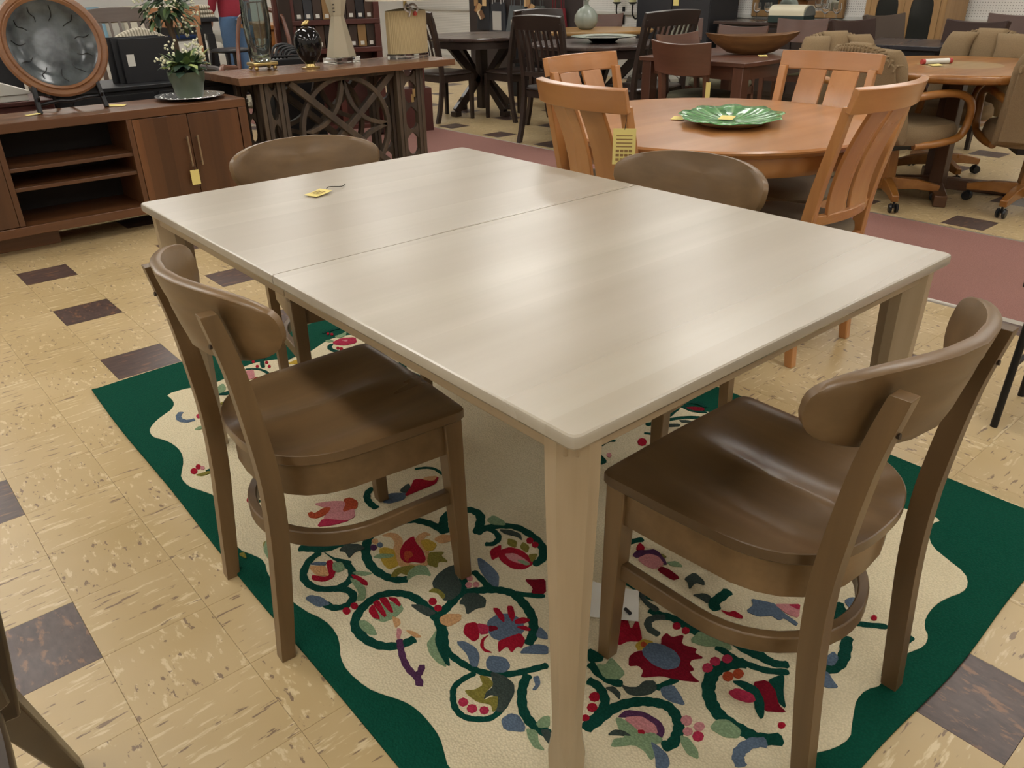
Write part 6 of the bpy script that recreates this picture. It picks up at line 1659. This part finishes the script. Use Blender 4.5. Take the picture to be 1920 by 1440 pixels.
for z in (.2, .4):
    part('rung', BP, bst, lambda b: b.box(-.17, .17, -.185, -.165, z, z + .02)); part('rung', BP, bst, lambda b: b.box(-.17, .17, .165, .185, z, z + .02))
ca = thing('carved_armchair', 'cream striped armchair with dark carved scroll arms behind the topiary stem', 'chair', (1.72, 3.72, 0), math.radians(200))
part('seat_cushion', linen('striped_linen', '8c8473', 'c9c2b0', 12), ca, lambda b: pad(b, .27, .27, .33, .48))
part('back_cushion', linen('striped_linen', '8c8473', 'c9c2b0', 12), ca, lambda b: b.slab(lambda u, v: Vector(((u - .5) * .5, -.24 - .12 * v, .45 + v * (.45 + .08 * math.sin(PI * u)))), 12, 8, .09), bevel=.02)
for sx in (-1, 1):
    part('scroll_arm', esp('y'), ca, lambda b: b.tube(spline([(sx * .27, -.26, .72), (sx * .3, -.1, .68), (sx * .31, .12, .67), (sx * .31, .2, .63), (sx * .30, .16, .58), (sx * .29, .2, .4), (sx * .28, .22, .3)], 5), .024, 8))
    for sy in (-1, 1): part('leg', esp(), ca, lambda b: b.frustum((sx * .25, sy * .24, 0), (.03, .03), (sx * .25, sy * .24, .335), (.05, .05)))
part('frame', esp('x'), ca, lambda b: b.box(-.27, .27, -.26, .26, .27, .3295), bevel=.005)
rc = thing('bentwood_rocker', 'brown bentwood rocker with curled arms left of the ribbed glass vase', 'chair', (2.34, 3.5, 0), math.radians(150))
RW = lambda a='y': wood('rocker_wood', '5a3322', '764831', a, .35, .8, coat=.2)
part('seat', fabric('spotted_seat', 'b3aa94', '4a3d33', 60), rc, lambda b: pad(b, .25, .25, .40, .46))
for sx in (-1, 1):
    part('rocker_rail', RW(), rc, lambda b: b.sweep(spline([(sx * .24, -.5, .09), (sx * .24, -.2, .02), (sx * .24, .15, .018), (sx * .24, .42, .07)], 6), .03, .035), bevel=.004)
    part('curled_arm', RW(), rc, lambda b: b.tube(spline([(sx * .24, -.24, .66), (sx * .28, -.05, .68), (sx * .29, .14, .70), (sx * .29, .24, .66), (sx * .28, .2, .6), (sx * .26, .18, .44), (sx * .24, .2, .04)], 6), .02, 8))
    part('back_post', RW('z'), rc, lambda b: b.tube(spline([(sx * .23, -.2, .03), (sx * .22, -.22, .4), (sx * .21, -.34, .8), (sx * .17, -.42, 1.02)], 5), .017, 8))
part('back_loop', RW('x'), rc, lambda b: b.tube(spline([(-.17, -.42, 1.02), (-.09, -.44, 1.07), (0, -.445, 1.08), (.09, -.44, 1.07), (.17, -.42, 1.02)], 5), .018, 8))
for x in (-.1, 0, .1): part('spindle', RW('z'), rc, lambda b: b.tube([(x, -.22, .46), (x, -.43, 1.06)], .008, 6))
wt = thing('oak_desk', 'golden oak desk glimpsed between the ribbed vase and black egg', 'desk', (3.62, 5.2, .008), -.1)
part('top', oakl('x'), wt, lambda b: b.box(-.55, .45, -.3, .3, .86, .9), bevel=.004)
part('drawer_case', oakl('x'), wt, lambda b: b.box(-.5, .4, -.26, .26, .7, .8595))
for x in (-.27, .17): part('drawer', oakl('x'), wt, lambda b: b.box(x - .2, x + .2, -.275, -.2605, .72, .84), bevel=.003)
for x in (-.47, .37):
    for y in (-.24, .24): part('leg', oakl(), wt, lambda b: b.box(x - .03, x + .03, y - .03, y + .03, 0, .6995))
bk = thing('wire_basket', 'black wire basket of curved black ornaments behind the black egg', 'basket', (2.28, 2.95, .0), 0)
part('stand', BP, bk, lambda b: b.box(-.2, .2, -.12, .12, 0, .78), bevel=.004)
for i in range(5): part('curved_rod', BLK, bk, lambda b: b.tube(spline([(-.16 + .03 * i, -.08, .79), (-.1 + .03 * i, -.03, .86 - .01 * i), (.02 + .03 * i, .02, .87 - .012 * i), (.12, .06, .82)], 5), .01, 6))
part('rim', BLK, bk, lambda b: b.tube([(-.19, -.11, .80), (.19, -.11, .80), (.19, .11, .80), (-.19, .11, .80)], .009, 6, True))

# the shopper far back: red top and jeans, back to the viewer
def skin_body(name, material, parent, joints, edges, sub=2):
    me = bpy.data.meshes.new(name)
    me.from_pydata([j[:3] for j in joints], edges, [])
    o = bpy.data.objects.new(name, me)
    COL.objects.link(o)
    o.parent = parent
    me.materials.append(material)
    md = o.modifiers.new('skin', 'SKIN')
    md.use_smooth_shade = True
    me.skin_vertices or bpy.context.view_layer.update()
    if not me.skin_vertices:
        bm = bmesh.new(); bm.from_mesh(me); bm.verts.layers.skin.verify(); bm.to_mesh(me); bm.free()
    for v, j in zip(me.skin_vertices[0].data, joints):
        v.radius = j[3] if isinstance(j[3], tuple) else (j[3], j[3])
    me.skin_vertices[0].data[0].use_root = True
    s_ = o.modifiers.new('sub', 'SUBSURF'); s_.levels = s_.render_levels = sub
    return o
pr = thing('person', 'person in a red top and blue jeans standing far back, facing away', 'person', (3.88, 7.55, 0), math.radians(20))
JEANS = fabric('denim', '4a6484', '5a7596', 250)
body = skin_body('body', mat('skin', 'b98a6e', .5), pr, [
    (0, 0, .95, (.10, .075)), (0, 0, 1.15, (.10, .075)), (0, .01, 1.35, (.15, .1)), (0, .01, 1.47, (.06, .06)), (0, .03, 1.56, (.055, .06)), (0, .045, 1.64, (.075, .095)), (0, .04, 1.73, (.06, .075)),
    (-.18, 0, 1.41, .055), (-.23, .0, 1.15, .042), (-.22, .1, .93, .03), (-.21, .14, .86, (.018, .035)), (-.205, .16, .79, (.012, .03)),
    (.18, 0, 1.41, .055), (.23, .0, 1.15, .042), (.22, .1, .93, .03), (.21, .14, .86, (.018, .035)), (.205, .16, .79, (.012, .03)),
    (-.085, 0, .86, .085), (-.095, .01, .5, .058), (-.1, -.02, .09, .042), (-.1, .12, .03, (.035, .025)),
    (.085, 0, .86, .085), (.095, .01, .5, .058), (.1, -.02, .09, .042), (.1, .12, .03, (.035, .025))],
    [(0, 1), (1, 2), (2, 3), (3, 4), (4, 5), (5, 6), (2, 7), (7, 8), (8, 9), (9, 10), (10, 11), (2, 12), (12, 13), (13, 14), (14, 15), (15, 16), (0, 17), (17, 18), (18, 19), (19, 20), (0, 21), (21, 22), (22, 23), (23, 24)])
skin_body('red_top', fabric('red_knit', '8a2e3c', '9c3a48', 250), pr, [
    (0, 0, .82, (.18, .14)), (0, 0, 1.0, (.17, .135)), (0, 0, 1.15, (.15, .12)), (0, .01, 1.36, (.17, .118)), (0, .01, 1.46, (.075, .075)), (-.185, 0, 1.42, .07), (-.235, 0, 1.15, .058), (-.225, .09, .96, .045), (.185, 0, 1.42, .07), (.235, 0, 1.15, .058), (.225, .09, .96, .045)],
    [(0, 1), (1, 2), (2, 3), (3, 4), (3, 5), (5, 6), (6, 7), (3, 8), (8, 9), (9, 10)])
skin_body('jeans', JEANS, pr, [(0, 0, 1.03, (.145, .112)), (-.088, 0, .82, .1), (-.097, .01, .5, .075), (-.102, -.015, .08, .062), (.088, 0, .82, .1), (.097, .01, .5, .075), (.102, -.015, .08, .062)], [(0, 1), (1, 2), (2, 3), (0, 4), (4, 5), (5, 6)])
part('hair', mat('hair_brown', '3a2a1e', .6), pr, lambda b: b.lathe([(0, -.13), (.07, -.1), (.1, -.02), (.098, .05), (.07, .1), (0, .125)], 20, (0, .02, 1.68), 1, 1.05))
for sx in (-1, 1): part('shoe', mat('shoe_dark', '2a2724', .6), pr, lambda b: pad(b, .05, .13, .0, .07, sx * .102, .05))
so = thing('sofa', 'pale sofa with blue and cream cushions at the far left of the store', 'sofa', (3.0, 9.1, 0), math.radians(180))
SOF = fabric('sofa_pale', 'b9b6ad', 'c9c6bd', 200)
part('base', SOF, so, lambda b: b.box(-1.3, 1.3, -.4, .42, .12, .42), bevel=.03)
part('back', SOF, so, lambda b: b.box(-1.3, 1.3, -.5, -.405, .12, .98), bevel=.03)
for sx in (-1, 1):
    part('arm', SOF, so, lambda b: b.box(sx * 1.42 - .11, sx * 1.42 + .11, -.5, .42, .12, .66), bevel=.04)
    for sy in (-.4, .32): part('foot', esp(), so, lambda b: b.box(sx * 1.25 - .03, sx * 1.25 + .03, sy - .03, sy + .03, 0, .1195))
for x in (-.86, 0, .86): part('seat_cushion', SOF, so, lambda b: pad(b, .425, .38, .425, .56, x, .03))
for i, x in enumerate((-.95, -.4, .3, .9)):
    part('throw_pillow', fabric('pillow_' + str(i), ('2f3f66', 'c9c3b2', '7fa3b5', '24283a')[i], None, 200), so, lambda b: b.slab(lambda u, v: Vector((x + (u - .5) * .46, -.3 - .1 * v, .58 + v * .44)), 6, 6, .1), bevel=.04)

kb = thing('carrier_bag', 'black carrier bag with a bold white letter K by the dark table edge', 'bag', (6.2, 4.62, .3), math.radians(-70))
part('body', fabric('bag_17181b', '17181b', None, 200, .6), kb, lambda b: b.frustum((0, 0, 0), (.34, .12), (0, 0, .5), (.36, .08)), bevel=.006)
part('letter_k', mat('paper_white', 'd5d3cb', .8), kb, lambda b: (b.cbox((-.05, -.055, .42), (.025, .006, .14)), b.sweep([(-.04, -.055, .415), (.06, -.055, .49)], .006, .025, (0, 0, 1)), b.sweep([(-.02, -.055, .43), (.065, -.055, .35)], .006, .025, (0, 0, 1))))
part('stand', BLK, kb, lambda b: b.box(-.19, .19, -.1, .1, -.3, -.0005), bevel=.004)
